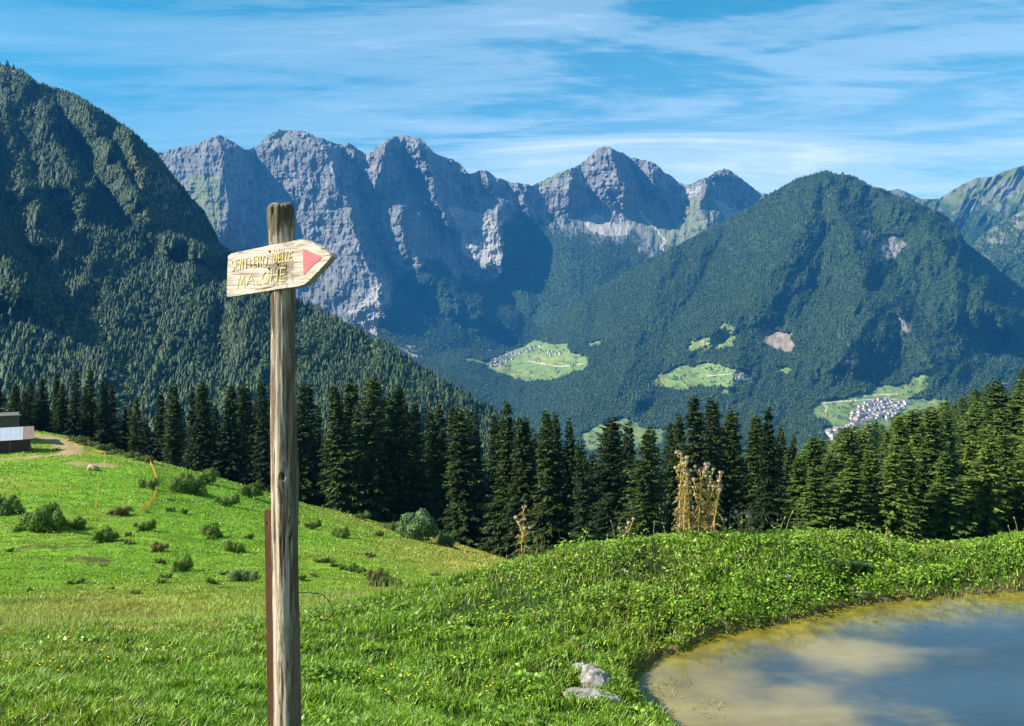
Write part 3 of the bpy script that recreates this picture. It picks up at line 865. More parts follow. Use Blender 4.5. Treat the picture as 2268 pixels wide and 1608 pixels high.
def spruce_mesh(seed, hgt=20.0, rad=3.2, twigs=11, whorl=0.42, low=0.03, sparse=0.0, lop=0.0, droop=0.5):
    """needle crown made of drooping branches that carry hanging twigs; unit height = hgt"""
    r = np.random.default_rng(seed)
    V, Fq, C = [], [], []
    z = hgt * low
    lobes = r.random(4) * 6.28
    while z < hgt * 0.985:
        f = z / hgt
        L0 = rad * (1 - f) ** 0.72 * (0.88 + 0.2 * math.sin(f * 7 + seed) + 0.14 * math.sin(f * 19 + 2 * seed) + 0.12 * (r.random() - .5))
        if f < 0.12: L0 *= 0.75 + 2 * f
        n = int(7 + 5 * (1 - f))
        a0 = r.random() * 6.28
        for k in range(n):
            if r.random() < sparse: continue
            a = a0 + 6.283 * (k + 1.5 * r.random()) / n
            L = L0 * (0.45 + 0.75 * r.random() ** 0.8) * (1 + lop * math.cos(a - lobes[0])) + 0.10
            zb = z + (r.random() - 0.5) * whorl * 3.2
            nt = max(3, int(twigs * (0.35 + 0.65 * L / rad)))
            up = 0.35 * f ** 2 - droop * (1 - f)
            tone = 0.55 + 0.85 * r.random() ** 1.3
            ca, sa = math.cos(a), math.sin(a)
            t_ = (np.arange(nt) + r.random(nt)) / nt
            t_ = np.sort(t_) * 0.92 + 0.08
            rr = L * t_
            zz_ = zb + L * (up * t_ ** 1.3 * 0.55 + 0.28 * np.clip(t_ - 0.6, 0, 1) ** 1.2)
            for s_ in (-1, 1):
                # twig: from the branch outwards and down
                tl = (0.20 + 0.32 * r.random(nt)) * (0.5 + 0.75 * L / rad) * (1.15 - 0.5 * t_)
                tw = 0.055 + 0.05 * r.random(nt)
                out_ = 0.45 + 0.5 * r.random(nt); side = s_ * (0.35 + 0.75 * r.random(nt)); dn = -(0.45 + 1.4 * r.random(nt)) * (1 - 0.65 * f)
                dx = out_ * ca - side * sa; dy = out_ * sa + side * ca; dz = dn
                ln = np.sqrt(dx * dx + dy * dy + dz * dz); dx, dy, dz = dx / ln, dy / ln, dz / ln
                bx, by_, bz = rr * ca, rr * sa, zz_
                ph = r.random(nt) * 6.28
                wx_, wy_, wz_ = -dy * np.cos(ph), dx * np.cos(ph), np.sin(ph) * 0.8
                p0 = np.stack([bx, by_, bz], -1)
                tip = p0 + np.stack([dx, dy, dz], -1) * (tl * 1.5)[:, None]
                md = p0 + np.stack([dx, dy, dz], -1) * (tl * 0.6)[:, None]
                wv = np.stack([wx_, wy_, wz_], -1) * tw[:, None] * 1.7
                b_ = sum(len(q) for q in V)
                V.append(np.stack([p0, md + wv, tip, md - wv], 1).reshape(-1, 3))
                Fq.append(b_ + np.arange(nt * 4).reshape(-1, 4))
                cc = tone * (0.75 + 0.5 * r.random(nt))
                C.append(np.repeat(np.stack([cc * 1.0, cc, cc * 0.95], -1), 4, 0))
            # the branch itself as a sagging needle-clad strip
            m_ = 5
            tt = np.linspace(0, 1, m_)
            rx = L * tt; rz = zb + L * (up * tt ** 1.3 * 0.55 + 0.28 * np.clip(tt - 0.6, 0, 1) ** 1.2) + 0.02
            wd = (0.05 + 0.10 * L / rad) * np.array([0.6, 1.2, 1.3, 1.0, 0.15])
            b_ = sum(len(q) for q in V)
            A = np.stack([rx * ca - wd * sa, rx * sa + wd * ca, rz - 0.05], -1); B = np.stack([rx * ca + wd * sa, rx * sa - wd * ca, rz - 0.05], -1)
            V.append(np.stack([A, B], 1).reshape(-1, 3))
            Fq.append(b_ + np.array([[2 * i, 2 * i + 1, 2 * i + 3, 2 * i + 2] for i in range(m_ - 1)]))
            C.append(np.full((m_ * 2, 3), tone))
        z += whorl * (0.7 + 0.6 * r.random()) * (0.55 + 0.45 * (1 - f))
    # leader
    b_ = sum(len(q) for q in V)
    V.append(np.array([[0.09, 0, hgt * .96], [0, 0.09, hgt * .96], [-0.09, -0.05, hgt * .96], [0, 0, hgt * 1.02]]))
    V = np.concatenate(V); C = np.concatenate(C + [np.ones((4, 3))])
    return V, np.concatenate(Fq), np.array([[b_, b_ + 1, b_ + 3], [b_ + 1, b_ + 2, b_ + 3], [b_ + 2, b_, b_ + 3]]), C


def trunk_mesh(hgt, r0=0.26, seed=0):
    n = 9; lv = 9
    rg = np.random.default_rng(seed + 50)
    V = []
    for i in range(lv):
        f = i / (lv - 1)
        rr = r0 * (1 - f) ** 0.9 + 0.02 + (0.16 if i == 0 else 0)
        ox, oy = 0.05 * math.sin(f * 3 + seed), 0.05 * math.cos(f * 2 + seed)
        for k in range(n):
            a = 6.283 * k / n
            q = rr * (1 + 0.12 * rg.random())
            V.append((ox + q * math.cos(a), oy + q * math.sin(a), -1.0 + f * (hgt + 0.8)))
    Fq = [(i * n + k, i * n + (k + 1) % n, (i + 1) * n + (k + 1) % n, (i + 1) * n + k) for i in range(lv - 1) for k in range(n)]
    return npmesh('trunk', V, np.array(Fq), M_BARK, smooth=True)


TREE_H = 20.0
SPRUCES = []
for k, (rad, sp, lop, dr, low) in enumerate([(3.1, 0.04, 0.12, 0.55, 0.02), (2.7, 0.08, 0.2, 0.7, 0.03), (3.5, 0.06, 0.1, 0.45, 0.02), (2.3, 0.03, 0.1, 0.6, 0.01), (3.0, 0.22, 0.3, 0.6, 0.05), (2.6, 0.12, 0.25, 0.35, 0.03), (3.3, 0.15, 0.35, 0.8, 0.02)]):
    V, Fq, Ft, C = spruce_mesh(10 + k, TREE_H, rad, twigs=13, low=low, sparse=sp, lop=lop, droop=dr)
    SPRUCES.append((npmesh('crown', V, [Fq, Ft], M_SPRUCE, C), trunk_mesh(TREE_H, seed=k)))
# lighter crown for the hillside and the far spruces
HILLS = []
for k, (rad, sp) in enumerate([(3.3, 0.05), (2.8, 0.1), (3.7, 0.08), (3.0, 0.15)]):
    V, Fq, Ft, C = spruce_mesh(40 + k, TREE_H, rad, twigs=7, whorl=0.7, low=0.02, sparse=sp, lop=0.15, droop=0.5)
    mid = V.reshape(-1, 3)
    HILLS.append((npmesh('crown', V, [Fq, Ft], M_HILL_SPRUCE, C), trunk_mesh(TREE_H, seed=20 + k)))
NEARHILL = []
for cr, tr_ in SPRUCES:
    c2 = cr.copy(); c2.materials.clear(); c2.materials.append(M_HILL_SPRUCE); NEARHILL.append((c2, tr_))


def place_spruce(px, D, top_py, label, group, protos=SPRUCES, k=None, parts=True, hmin=6, slim=1.0, name='spruce_tree'):
    x = (px - CX) / F * D
    z = h1(x, D)
    ztop = EYE - (top_py - HY) / F * D
    h_ = max(hmin, ztop - z + 0.3)
    s = h_ / (TREE_H * 1.02)
    crown, trunk = protos[random.randrange(len(protos)) if k is None else k]
    e = empty(name, (x, D, z - 0.15), random.random() * 6.28, label, 'tree', group)
    sw = s * random.uniform(1.2, 1.95) * slim
    sw = max(sw, 0.9 * slim)
    e.scale = (sw, sw, s)
    e.rotation_euler[0] = random.uniform(-0.045, 0.045); e.rotation_euler[1] = random.uniform(-0.045, 0.045)
    link('trunk', trunk, e)
    link('crown', crown, e)
    return e


# the spruces one can tell apart in the front of the wood: (photo x, distance, top y, slimness)
FRONT = [(28,148,848,.8,'spruce behind the hut, leftmost of the row'),(92,150,835,.8,'spruce to the right of the dark hut, at the brow of the meadow'),(122,156,826,.8,''),(160,150,815,.8,''),
 (200,152,812,.85,'tall spruce above the dirt track, tallest of the left group'),(232,150,840,.75,''),(300,146,880,.8,'lower spruce in the dip right of the left group'),(383,142,850,.95,'pointed spruce standing clear, third gap left of the sign post'),
 (455,142,843,.95,'tall spruce left of the sign post, darker of the pair'),(510,143,850,.8,'slim spruce between the sign post and the darker tall one'),(583,141,840,.8,'spruce directly left of the sign post'),(664,142,845,1.0,'spruce directly right of the sign post, lower branches in shade'),
 (755,139,850,1.1,'broad spruce with bare pale branches right of the sign post'),(830,141,831,1.0,'tallest spruce of the wood left of the round bush'),(872,144,850,.85,'spruce behind the round bush, partly hidden by its taller neighbour'),
 (928,146,888,.75,''),(976,142,892,.75,'slim dark spruce above and right of the round bush'),(1020,134,898,.95,'full pale green spruce reaching down to the meadow, right of the round bush'),(1062,143,915,.6,''),
 (1120,128,890,.95,'tall pointed spruce above the single thistle'),(1165,126,922,.75,''),(1216,122,910,.9,'spruce midway between the single thistle and the gap'),(1268,122,925,.75,'spruce at the left edge of the gap with the green meadow behind'),
 (1292,104,975,.85,'low spruce in front of the gap in the wood'),(1360,112,922,.9,'spruce right of the gap, dense with hanging twigs'),(1396,118,930,.7,''),(1428,96,952,.95,'spruce left of the tall thistles with layered pale branches'),
 (1487,116,915,.8,'spruce just behind the left edge of the thistles'),(1545,112,872,.95,'highest spruce above the tall thistles'),(1577,118,880,.8,'spruce top beside the highest one above the thistles'),(1616,112,903,.85,'spruce right behind the thistles'),
 (1660,112,920,.8,''),(1700,104,904,1.05,'broad spruce at the right end of the dark wood'),(1742,112,962,.8,'')]
WOODG_ = 'spruces of the dark wood below the meadow'
for px_, D_, ty, slim, lab in FRONT:
    place_spruce(px_, D_, ty, ('dark green ' + lab) if lab else 'dark green spruce half hidden between taller neighbours in the front row of the wood', WOODG_, slim=slim)
# spruces filling the rows behind
env_x = [f[0] for f in FRONT]; env_y = [f[2] for f in FRONT]
nfill = 0
for row, (D0, n_, dy) in enumerate(((150, 36, 28), (160, 34, 45), (172, 26, 55))):
    for k in range(n_):
        px_ = -30 + 1800 * (k + random.uniform(0.15, 0.85)) / n_
        ty = np.interp(px_, env_x, env_y) + random.uniform(-0.1, 1.9) * dy
        if 1262 < px_ < 1350: ty = max(ty, 1000)
        d_ = D0 + random.uniform(-4, 6) - (22 if px_ > 1150 else 0)
        place_spruce(px_, d_, ty, 'dark green spruce deeper in the wood, only its upper crown showing above the front row', WOODG_, slim=0.85)
        nfill += 1

# the bright wood on the right hillside
rr_ = np.random.default_rng(3)
HILL_TOP = [(1762,1000),(1800,975),(1850,955),(1900,950),(1950,935),(2000,915),(2060,905),(2120,885),(2180,858),(2230,825),(2268,815),(2340,790)]
hill = []
# front row first
for px_, D_, ty in [(1800,92,1035),(1838,96,1005),(1880,92,1010),(1925,98,985),(1968,92,1000),(2012,96,985),(2058,100,965),(2100,94,1000),(2145,100,960),(2190,96,975),(2232,100,950),(2275,96,960),(1782,108,1010),(2030,112,960)]:
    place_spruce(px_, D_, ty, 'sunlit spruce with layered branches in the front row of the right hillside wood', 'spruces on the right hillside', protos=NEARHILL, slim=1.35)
n_h = 0
tries = 0
spots = []
while n_h < 122 and tries < 9000:
    tries += 1
    D_ = 108 + 350 * rr_.random() ** 1.15
    px_ = 1770 + 560 * rr_.random()
    x_ = (px_ - CX) / F * D_
    if any((x_ - a) ** 2 + (D_ - b_) ** 2 < 5.4 ** 2 for a, b_ in spots): continue
    z_ = h1(x_, D_)
    hh = rr_.uniform(15, 21)
    ty = HY + (EYE - z_ - hh) / D_ * F
    lim = np.interp(px_, [p[0] for p in HILL_TOP], [p[1] for p in HILL_TOP])
    if ty < lim - 12: ty = lim + rr_.uniform(-8, 10)
    if ty > HY + (EYE - z_ - 8) / D_ * F: continue
    spots.append((x_, D_))
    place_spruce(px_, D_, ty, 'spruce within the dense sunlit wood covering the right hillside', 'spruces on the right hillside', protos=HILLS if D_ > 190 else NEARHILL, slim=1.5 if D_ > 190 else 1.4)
    n_h += 1


# ------------------------------------------------------------------ instanced far woods
def lowspruce(seed, tiers, pts, hgt=1.0, rad=0.17):
    r = np.random.default_rng(seed)
    V, Ft, C = [], [], []
    for i in range(tiers):
        f0 = i / tiers; z0 = f0 * 0.86 + 0.04; z1 = min(1.0, z0 + 1.9 / tiers)
        R = rad * (1 - f0) ** 0.85 + 0.01
        b_ = len(V)
        V.append((0, 0, z1)); C.append(1.25)
        a0 = r.random() * 6.28
        for k in range(pts * 2):
            rr = R * (1.0 + 0.25 * r.random()) if k % 2 == 0 else R * 0.55
            V.append((rr * math.cos(a0 + 3.1416 * k / pts), rr * math.sin(a0 + 3.1416 * k / pts), z0 + (0 if k % 2 == 0 else 0.03) + 0.02 * r.random()))
            C.append(1.0 if k % 2 == 0 else 0.6)
        for k in range(pts * 2):
            Ft.append((b_, b_ + 1 + k, b_ + 1 + (k + 1) % (pts * 2)))
    C = np.repeat(np.array(C)[:, None], 3, 1)
    V = np.array(V) * hgt
    return V, np.array(Ft), C


def lowleafy(seed, n=70):
    r = np.random.default_rng(seed)
    V, Ft = [], []
    for i in range(n):
        d = r.normal(size=3); d /= np.linalg.norm(d)
        p = d * np.array([0.26, 0.26, 0.36]) * (0.8 + 0.35 * r.random()) + np.array([0, 0, 0.55])
        a = np.cross(d, r.normal(size=3)); a /= np.linalg.norm(a); b = np.cross(d, a)
        s = 0.10 + 0.05 * r.random()
        k = len(V)
        V += [p + a * s, p - 0.5 * a * s + b * s * .87, p - 0.5 * a * s - b * s * .87]
        Ft.append((k, k + 1, k + 2))
    return np.array(V), np.array(Ft), np.repeat((0.7 + 0.6 * r.random(n))[:, None], 3, 0).repeat(3, 1).reshape(-1, 3)


def proto_collection(name, meshes):
    c = bpy.data.collections.new(name)
    for i, me in enumerate(meshes):
        o = bpy.data.objects.new('%s_%d' % (name, i), me)
        c.objects.link(o)
    return c


def scatter(name, pts, scl, protos, idx, kind='stuff', rot=None, **kw):
    """one object: a cloud of points that carries an instanced tree on each point"""
    me = bpy.data.meshes.new(name)
    me.vertices.add(len(pts))
    me.vertices.foreach_set('co', np.asarray(pts, dtype=np.float32).ravel())
    a = me.attributes.new('scl', 'FLOAT_VECTOR', 'POINT'); a.data.foreach_set('vector', np.asarray(scl, dtype=np.float32).ravel())
    rt = np.zeros((len(pts), 3), dtype=np.float32)
    rt[:, 2] = np.random.default_rng(5).random(len(pts)) * 6.28
    if rot is not None: rt = rot
    a = me.attributes.new('rt', 'FLOAT_VECTOR', 'POINT'); a.data.foreach_set('vector', rt.ravel())
    a = me.attributes.new('ix', 'INT', 'POINT'); a.data.foreach_set('value', np.asarray(idx, dtype=np.int32))
    o = link(name, me)
    ng = bpy.data.node_groups.new(name, 'GeometryNodeTree')
    ng.interface.new_socket('Geometry', in_out='INPUT', socket_type='NodeSocketGeometry')
    ng.interface.new_socket('Geometry', in_out='OUTPUT', socket_type='NodeSocketGeometry')
    gi = ng.nodes.new('NodeGroupInput'); go = ng.nodes.new('NodeGroupOutput')
    ip = ng.nodes.new('GeometryNodeInstanceOnPoints')
    ci = ng.nodes.new('GeometryNodeCollectionInfo'); ci.inputs['Collection'].default_value = protos
    ci.inputs['Separate Children'].default_value = True; ci.inputs['Reset Children'].default_value = True

    def na(nm, dt):
        q = ng.nodes.new('GeometryNodeInputNamedAttribute'); q.data_type = dt; q.inputs[0].default_value = nm
        return q.outputs[0]
    L = ng.links.new
    L(gi.outputs[0], ip.inputs['Points']); L(ci.outputs[0], ip.inputs['Instance'])
    ip.inputs['Pick Instance'].default_value = True
    L(na('ix', 'INT'), ip.inputs['Instance Index']); L(na('rt', 'FLOAT_VECTOR'), ip.inputs['Rotation']); L(na('scl', 'FLOAT_VECTOR'), ip.inputs['Scale'])
    L(ip.outputs[0], go.inputs[0])
    md = o.modifiers.new('scatter', 'NODES'); md.node_group = ng
    return tag(o, kind=kind, **kw)


FARP = []
for k in range(4):
    V, Ft, C = lowspruce(k, 6, 6, 1.0, 0.19 + 0.025 * k)
    FARP.append(npmesh('far_spruce', V, Ft, M_FAR_SPRUCE, C))
M_LEAFY = mat_spruce('far_leaves', [(0.0, (0.04, 0.07, 0.02)), (0.6, (0.062, 0.10, 0.026)), (1.0, (0.10, 0.15, 0.04))], 0.0)
for k in range(2):
    V, Ft, C = lowleafy(k)
    FARP.append(npmesh('far_broadleaf', V, Ft, M_LEAFY, C))
FARC = proto_collection('far_trees', FARP)
MINIP = []
for k in range(3):
    V, Ft, C = lowspruce(20 + k, 3, 5, 1.0, 0.2)
    MINIP.append(npmesh('mini_spruce', V, Ft, M_FAR_SPRUCE, C))
for k in range(2):
    V, Ft, C = lowleafy(9 + k, 26)
    MINIP.append(npmesh('mini_broadleaf', V * np.array([1.2, 1.2, 1]), Ft, M_LEAFY, C))
MINIC = proto_collection('mini_trees', MINIP)


def forest(name, G, n, mask, hmin, hmax, coll, nsp, nbl, leafy, seed, label):
    rg = np.random.default_rng(seed)
    p = sample_surface(G, n, mask, rg)
    px = CX + F * p[:, 0] / p[:, 1]; py = HY + F * (EYE - p[:, 2]) / p[:, 1]
    lf = leafy(px, py) if callable(leafy) else leafy
    isl = (rg.random(n) < lf) if nbl else np.zeros(n, bool)
    h_ = rg.uniform(hmin, hmax, n) * (1 + 0.2 * fbm(p[:, 0] / 120, p[:, 1] / 120, 0, 2))
    h_ = np.where(isl, h_ * 0.78, h_)
    idx = np.where(isl, nsp + rg.integers(0, max(nbl, 1), n), rg.integers(0, nsp, n))
    wd = h_ * rg.uniform(0.95, 1.5, n)
    p[:, 2] -= 1.0
    return scatter(name, p, np.stack([wd, wd, h_], -1), coll, idx, label=label), p, h_


LOWPY = lambda PX, PY: 1.0
_, lp, lh = forest('left_mountain_wood', G_LEFT, 60000, lambda PX, PY: left_clear(PX, PY) * (PX > -300) * (PX < 1330) * (PY < 1130) * np.clip(1.1 + 1.3 * fbm(PX / 22, PY / 26, 13, 3), 0.15, 1), 9, 19, FARC, 4, 2,
    lambda px, py: np.clip(0.10 + 0.75 * sstep(0.05, 0.3, fbm(px / 55, py / 75, 3, 4)) , 0, 1), 21, 'dense dark spruce wood covering the left mountain')
forest('valley_mountain_wood', G_MID, 135000, lambda PX, PY: mid_clear(PX, PY) * (PX < 2400) * (PY < 1030) * np.clip(1.1 + 1.2 * fbm(PX / 16, PY / 16, 13, 3), .2, 1), 9, 18, MINIC, 3, 2,
    lambda px, py: np.clip(0.55 + 1.1 * fbm(px / 60, py / 60, 3, 4), 0.05, 0.95), 22, 'hazy blue green wood covering the central mountain')
forest('range_foot_wood', G_RANGE, 40000, lambda PX, PY: (1 - rockness(PX, PY)) ** 2 * (PX > 400) * (PX < 1700) * (PY < 850), 14, 24, MINIC, 3, 2, 0.7, 23, 'hazy blue wood at the foot of the limestone range')
forest('far_mountain_wood', G_F1, 9000, lambda PX, PY: 1.0 * (PX < 2330) * (PY > 470) * (PY < 640), 12, 22, MINIC, 3, 2, 0.4, 24, 'thin wood on the far right mountain')
forest('far_ridge_wood', G_F2, 9000, lambda PX, PY: 1.0 * (PX < 2330) * (PY > 480 + (fbm(PX / 20, PY / 20, 0, 3) > 0.1) * 60), 12, 22, MINIC, 3, 2, 0.4, 25, 'blue green wood on the right ridge')
# scattered trees and hedges in the valley fields
rg = np.random.default_rng(77)
def infield(PX, PY):
    a, b_ = fw(PX, PY)
    m = np.zeros(PX.shape)
    for s in FIELDS[:7] + FIELDS[8:9]: m = np.maximum(m, inpoly(a, b_, s))
    return m * sstep(0.12, 0.22, fbm(PX / 14, PY / 7, 12, 3)) + m * 0.01
forest('field_trees', G_MID, 1100, infield, 8, 14, MINIC, 3, 2, 0.8, 26, 'small round trees and hedges scattered over the valley fields')

# ------------------------------------------------------------------ grass and herbs
M_GRASS = mat_leaf('grass_blade', None, vcol=True, trans=0.28, rough=0.45, spec=0.35)


def gfind(px, py, dmin=3.2, dmax=150.0):
    """ground point seen at photo pixel (px, py)"""
    Ds = np.exp(np.linspace(math.log(dmin), math.log(dmax), 900))
    xs_ = (px - CX) / F * Ds
    zs_ = H(xs_, Ds)
    pys = HY + (EYE - zs_) / Ds * F
    k = np.where(pys <= py)[0]
    k = k[0] if len(k) else int(np.argmin(pys))
    return float(xs_[k]), float(Ds[k]), float(zs_[k])


def blades(x, y, z, L, W, bend, rg, tilt=0.35):
    n = len(x)
    a = rg.random(n) * 6.283; b_ = rg.random(n) * 6.283
    t1 = tilt * rg.random(n)
    d1 = np.stack([np.sin(t1) * np.cos(a), np.sin(t1) * np.sin(a), np.cos(t1)], -1)
    t2 = t1 + bend * (0.3 + 0.9 * rg.random(n))
    d2 = np.stack([np.sin(t2) * np.cos(a), np.sin(t2) * np.sin(a), np.cos(t2)], -1)
    wv = np.stack([np.cos(b_), np.sin(b_), np.zeros(n)], -1) * (W * 0.5)[:, None]
    p0 = np.stack([x, y, z], -1); p1 = p0 + d1 * (L * 0.55)[:, None]; p2 = p1 + d2 * (L * 0.5)[:, None]
    V = np.stack([p0 - wv, p0 + wv, p1 + wv * 0.9, p1 - wv * 0.9, p2], 1).reshape(-1, 3)
    k = np.arange(n) * 5
    return V, np.stack([k, k + 1, k + 2, k + 3], -1), np.stack([k + 3, k + 2, k + 4], -1)


def leaves(x, y, z, L, W, rg, lift=0.6):
    """small broad leaves, folded along the middle"""
    n = len(x)
    a = rg.random(n) * 6.283
    el = (rg.random(n) - 0.25) * lift * 1.6
    d = np.stack([np.cos(el) * np.cos(a), np.cos(el) * np.sin(a), np.sin(el)], -1)
    s = np.stack([-np.sin(a), np.cos(a), np.zeros(n)], -1) * np.cos(rg.normal(0, 0.6, n))[:, None]
    u = np.cross(s, d); s = s + u * rg.normal(0, 0.5, n)[:, None]
    p0 = np.stack([x, y, z], -1)
    m = p0 + d * (L * 0.5)[:, None]; m2 = m + np.array([0, 0, 0.0])
    t_ = p0 + d * L[:, None] - np.array([0, 0, 1.0]) * (L * 0.18)[:, None]
    V = np.stack([p0, m + s * (W * 0.5)[:, None], t_, m - s * (W * 0.5)[:, None]], 1).reshape(-1, 3)
    k = np.arange(n) * 4
    return V, np.stack([k, k + 1, k + 2, k + 3], -1)


def tonecol(n, x, y, rg, dry, var=0.3):
    base = np.array([0.170, 0.320, 0.016]); dk = np.array([0.078, 0.165, 0.013]); yl = np.array([0.36, 0.33, 0.06]); br = np.array([0.30, 0.21, 0.09])
    u = rg.random(n)[:, None]
    c = dk * (1 - u) + base * 1.25 * u
    m = np.clip(dry + rg.normal(0, 0.16, n), 0, 1)[:, None]
    c = c * (1 - m) + yl * m
    k = (rg.random(n) < 0.015 + 0.09 * dry)[:, None]
    c = np.where(k, br, c)
    return c * (1 + var * rg.normal(0, 1, n))[:, None].clip(0.4, 1.8)


rg = np.random.default_rng(101)
HOLL = [(gfind(a, b), w) for a, b, w in ((1045, 1465, .16), (1195, 1492, .14), (1230, 1440, .10), (395, 1588, .28), (60, 1590, .35), (1170, 1455, .12), (980, 1415, .08), (700, 1480, .08), (1465, 1395, .12), (1855, 1300, .16), (1560, 1375, .12), (1760, 1330, .10), (2050, 1250, .14), (520, 1430, .1), (250, 1530, .12))]


def hollow(x, y):
    h = np.zeros_like(x)
    for (hx, hy, hz_), w in HOLL:
        h = np.maximum(h, np.exp(-((x - hx) / w) ** 2 - ((y - hy) / (w * 0.8)) ** 2))
    return h


# near field: screen-even spread
def near_pts(n, rg, d0=3.25, d1=11.6, p=1.0):
    u = rg.random(n)
    y = (d0 ** -p + u * (d1 ** -p - d0 ** -p)) ** (-1 / p)
    px = rg.uniform(-300, 2720, n)
    x = (px - CX) / F * y
    sd = pond_sd(x, y)
    ok = sd > -0.03
    return x[ok], y[ok], px[ok], sd[ok]


x, y, px, sd = near_pts(520000, rg)
dryn = np.clip(0.16 + 0.55 * fbm(x * 0.9, y * 0.9, 6, 3) + 0.25 * (px < 500) * sstep(6.5, 8.5, y), 0, 1) * 0.9
hgt = 0.05 + 0.045 * rg.random(len(x)) + 0.035 * np.clip(fbm(x * 1.6, y * 1.6, 2, 3), -0.5, 1)
keep = rg.random(len(x)) < np.clip(0.95 + 1.2 * fbm(x * 2.6, y * 2.6, 9, 3), 0.12, 1) * (1 - 0.7 * hollow(x, y)) * (1 - 0.45 * sstep(0.16, 0.34, fbm(x * 2.1, y * 2.1, 51, 4)))
x, y, px, sd, dryn, hgt = [q[keep] for q in (x, y, px, sd, dryn, hgt)]
z = H(x, y) - 0.008
V, F4, F3 = blades(x, y, z, hgt, 0.0032 + 0.0042 * rg.random(len(x)) + 0.00035 * y, 1.0, rg, 0.5)
g = link('grass', npmesh('grass', V, [F4, F3], M_GRASS, np.repeat(tonecol(len(x), x, y, rg, dryn), 5, 0)))
tag(g, 'lush short green grass on the near slope and the pond bank', kind='stuff')

# broad-leaved herbs among the grass, piled up on the bank
x, y, px, sd = near_pts(440000, rg)
bank = sstep(1000, 1250, px) * sstep(7.0, 8.4, y)
m = fbm(x * 2.4, y * 2.4, 3, 3)
keep = rg.random(len(x)) < np.clip(0.18 + 1.6 * (m - 0.05), 0.05, 1) * (0.55 + 0.45 * bank) + 0.45 * bank
keep |= (sd < 0.5) & (px > 1560) & (rg.random(len(x)) < .9)
keep &= rg.random(len(x)) > 0.7 * sstep(0.16, 0.34, fbm(x * 2.1, y * 2.1, 51, 4))
x, y, px, sd, bank, m = [q[keep] for q in (x, y, px, sd, bank, m)]
pile = (0.025 + 0.06 * np.clip(m, 0, 1)) + bank * 0.20 * np.clip(0.15 + ridged(x * 3.1, y * 3.1, 5, 2), 0, 1.2)
pile = pile + 0.16 * np.exp(-(sd / 0.3) ** 2) * bank * np.clip(0.3 + 1.6 * fbm(x * 2.6, y * 2.6, 41, 3), 0, 1)
pile = pile * (1 - 0.8 * hollow(x, y))
z = H(x, y) + pile * (rg.random(len(x)) ** 0.6)
z = np.where(y > 9.7, np.minimum(z, H(x, y) + 0.06), z)
Ls = 0.016 + 0.022 * rg.random(len(x)) + 0.001 * y
V, F4 = leaves(x, y, z, Ls, Ls * rg.uniform(0.45, 0.75, len(x)), rg)
cc = tonecol(len(x), x, y, rg, np.clip(0.06 + 0.3 * fbm(x * 1.1, y * 1.1, 16, 3), 0, 0.6), 0.32)
g = link('herbs', npmesh('herbs', V, [F4], M_GRASS, np.repeat(cc, 4, 0)))
tag(g, 'clover, nettle and other leafy herbs on the pond bank', kind='stuff')

# meadow turf beyond the brow
n = 520000
u = rg.random(n)
d0, d1, p = 11.0, 145.0, 0.75
y = (d0 ** -p + u * (d1 ** -p - d0 ** -p)) ** (-1 / p)
px = rg.uniform(-40, 1250, n)
x = (px - CX) / F * y
ok = (np.maximum(bare(x, y), scars(x, y)) < 0.35 + 0.5 * rg.random(n)) & ~((px > 1160) & (y > 60)) & (rg.random(n) < np.clip(1.0 + 0.8 * fbm(x * .35, y * .35, 4, 3), .35, 1))
x, y, px = x[ok], y[ok], px[ok]
n = len(x)
tn = meadow_tone(x, y)
z = H(x, y) - 0.02
L = np.maximum(0.06, 0.0016 * y) * rg.uniform(0.5, 1.4, n) * (1 + 0.6 * np.clip(fbm(x * .25, y * .25, 8, 3), -.5, 1)) + 0.08 * (y < 22)
W = np.maximum(0.006, 0.0009 * y) * rg.uniform(0.8, 1.6, n)
V, F4, F3 = blades(x, y, z, L, W, 0.9, rg, 0.55)
tone = np.clip(tn * 0.85 + 0.25 * fbm(x * 0.22, y * 0.16, 11, 3), 0, 1)
cc = tonecol(n, x, y, rg, tone, 0.10) * 1.1
cc = cc * (1 + 0.28 * fbm(x * 0.5, y * 0.5, 61, 4))[:, None]
dark = sstep(0.30, 0.5, fbm(x * 0.30, y * 0.30, 21, 3))[:, None] * 0.25
cc = cc * (1 - dark)
g = link('meadow_grass', npmesh('meadow_grass', V, [F4, F3], M_GRASS, np.repeat(cc, 5, 0)))
tag(g, 'sunlit grass of the sloping alpine meadow', kind='stuff')

# long dry stalks behind the brow and in the yellow strip
n = 5200
y = rg.uniform(10.2, 21, n); px = rg.uniform(-30, 1230, n)
keep = rg.random(n) < np.clip(0.25 + 1.5 * fbm(px / 120, y * 0.4, 3, 3) + 0.3 * np.exp(-((px - 1080) / 120) ** 2), 0, 1)
x = ((px - CX) / F * y)[keep]; y = y[keep]
V, F4, F3 = blades(x, y, H(x, y) - 0.02, rg.uniform(0.14, 0.42, len(x)), rg.uniform(0.005, 0.009, len(x)), 0.5, rg, 0.25)
cc = np.array([0.32, 0.32, 0.09]) * rg.uniform(0.6, 1.2, len(x))[:, None]
g = link('dry_grass', npmesh('dry_grass', V, [F4, F3], M_GRASS, np.repeat(cc, 5, 0)))
tag(g, 'long yellow dry grass stalks at the foot of the near slope', kind='stuff')

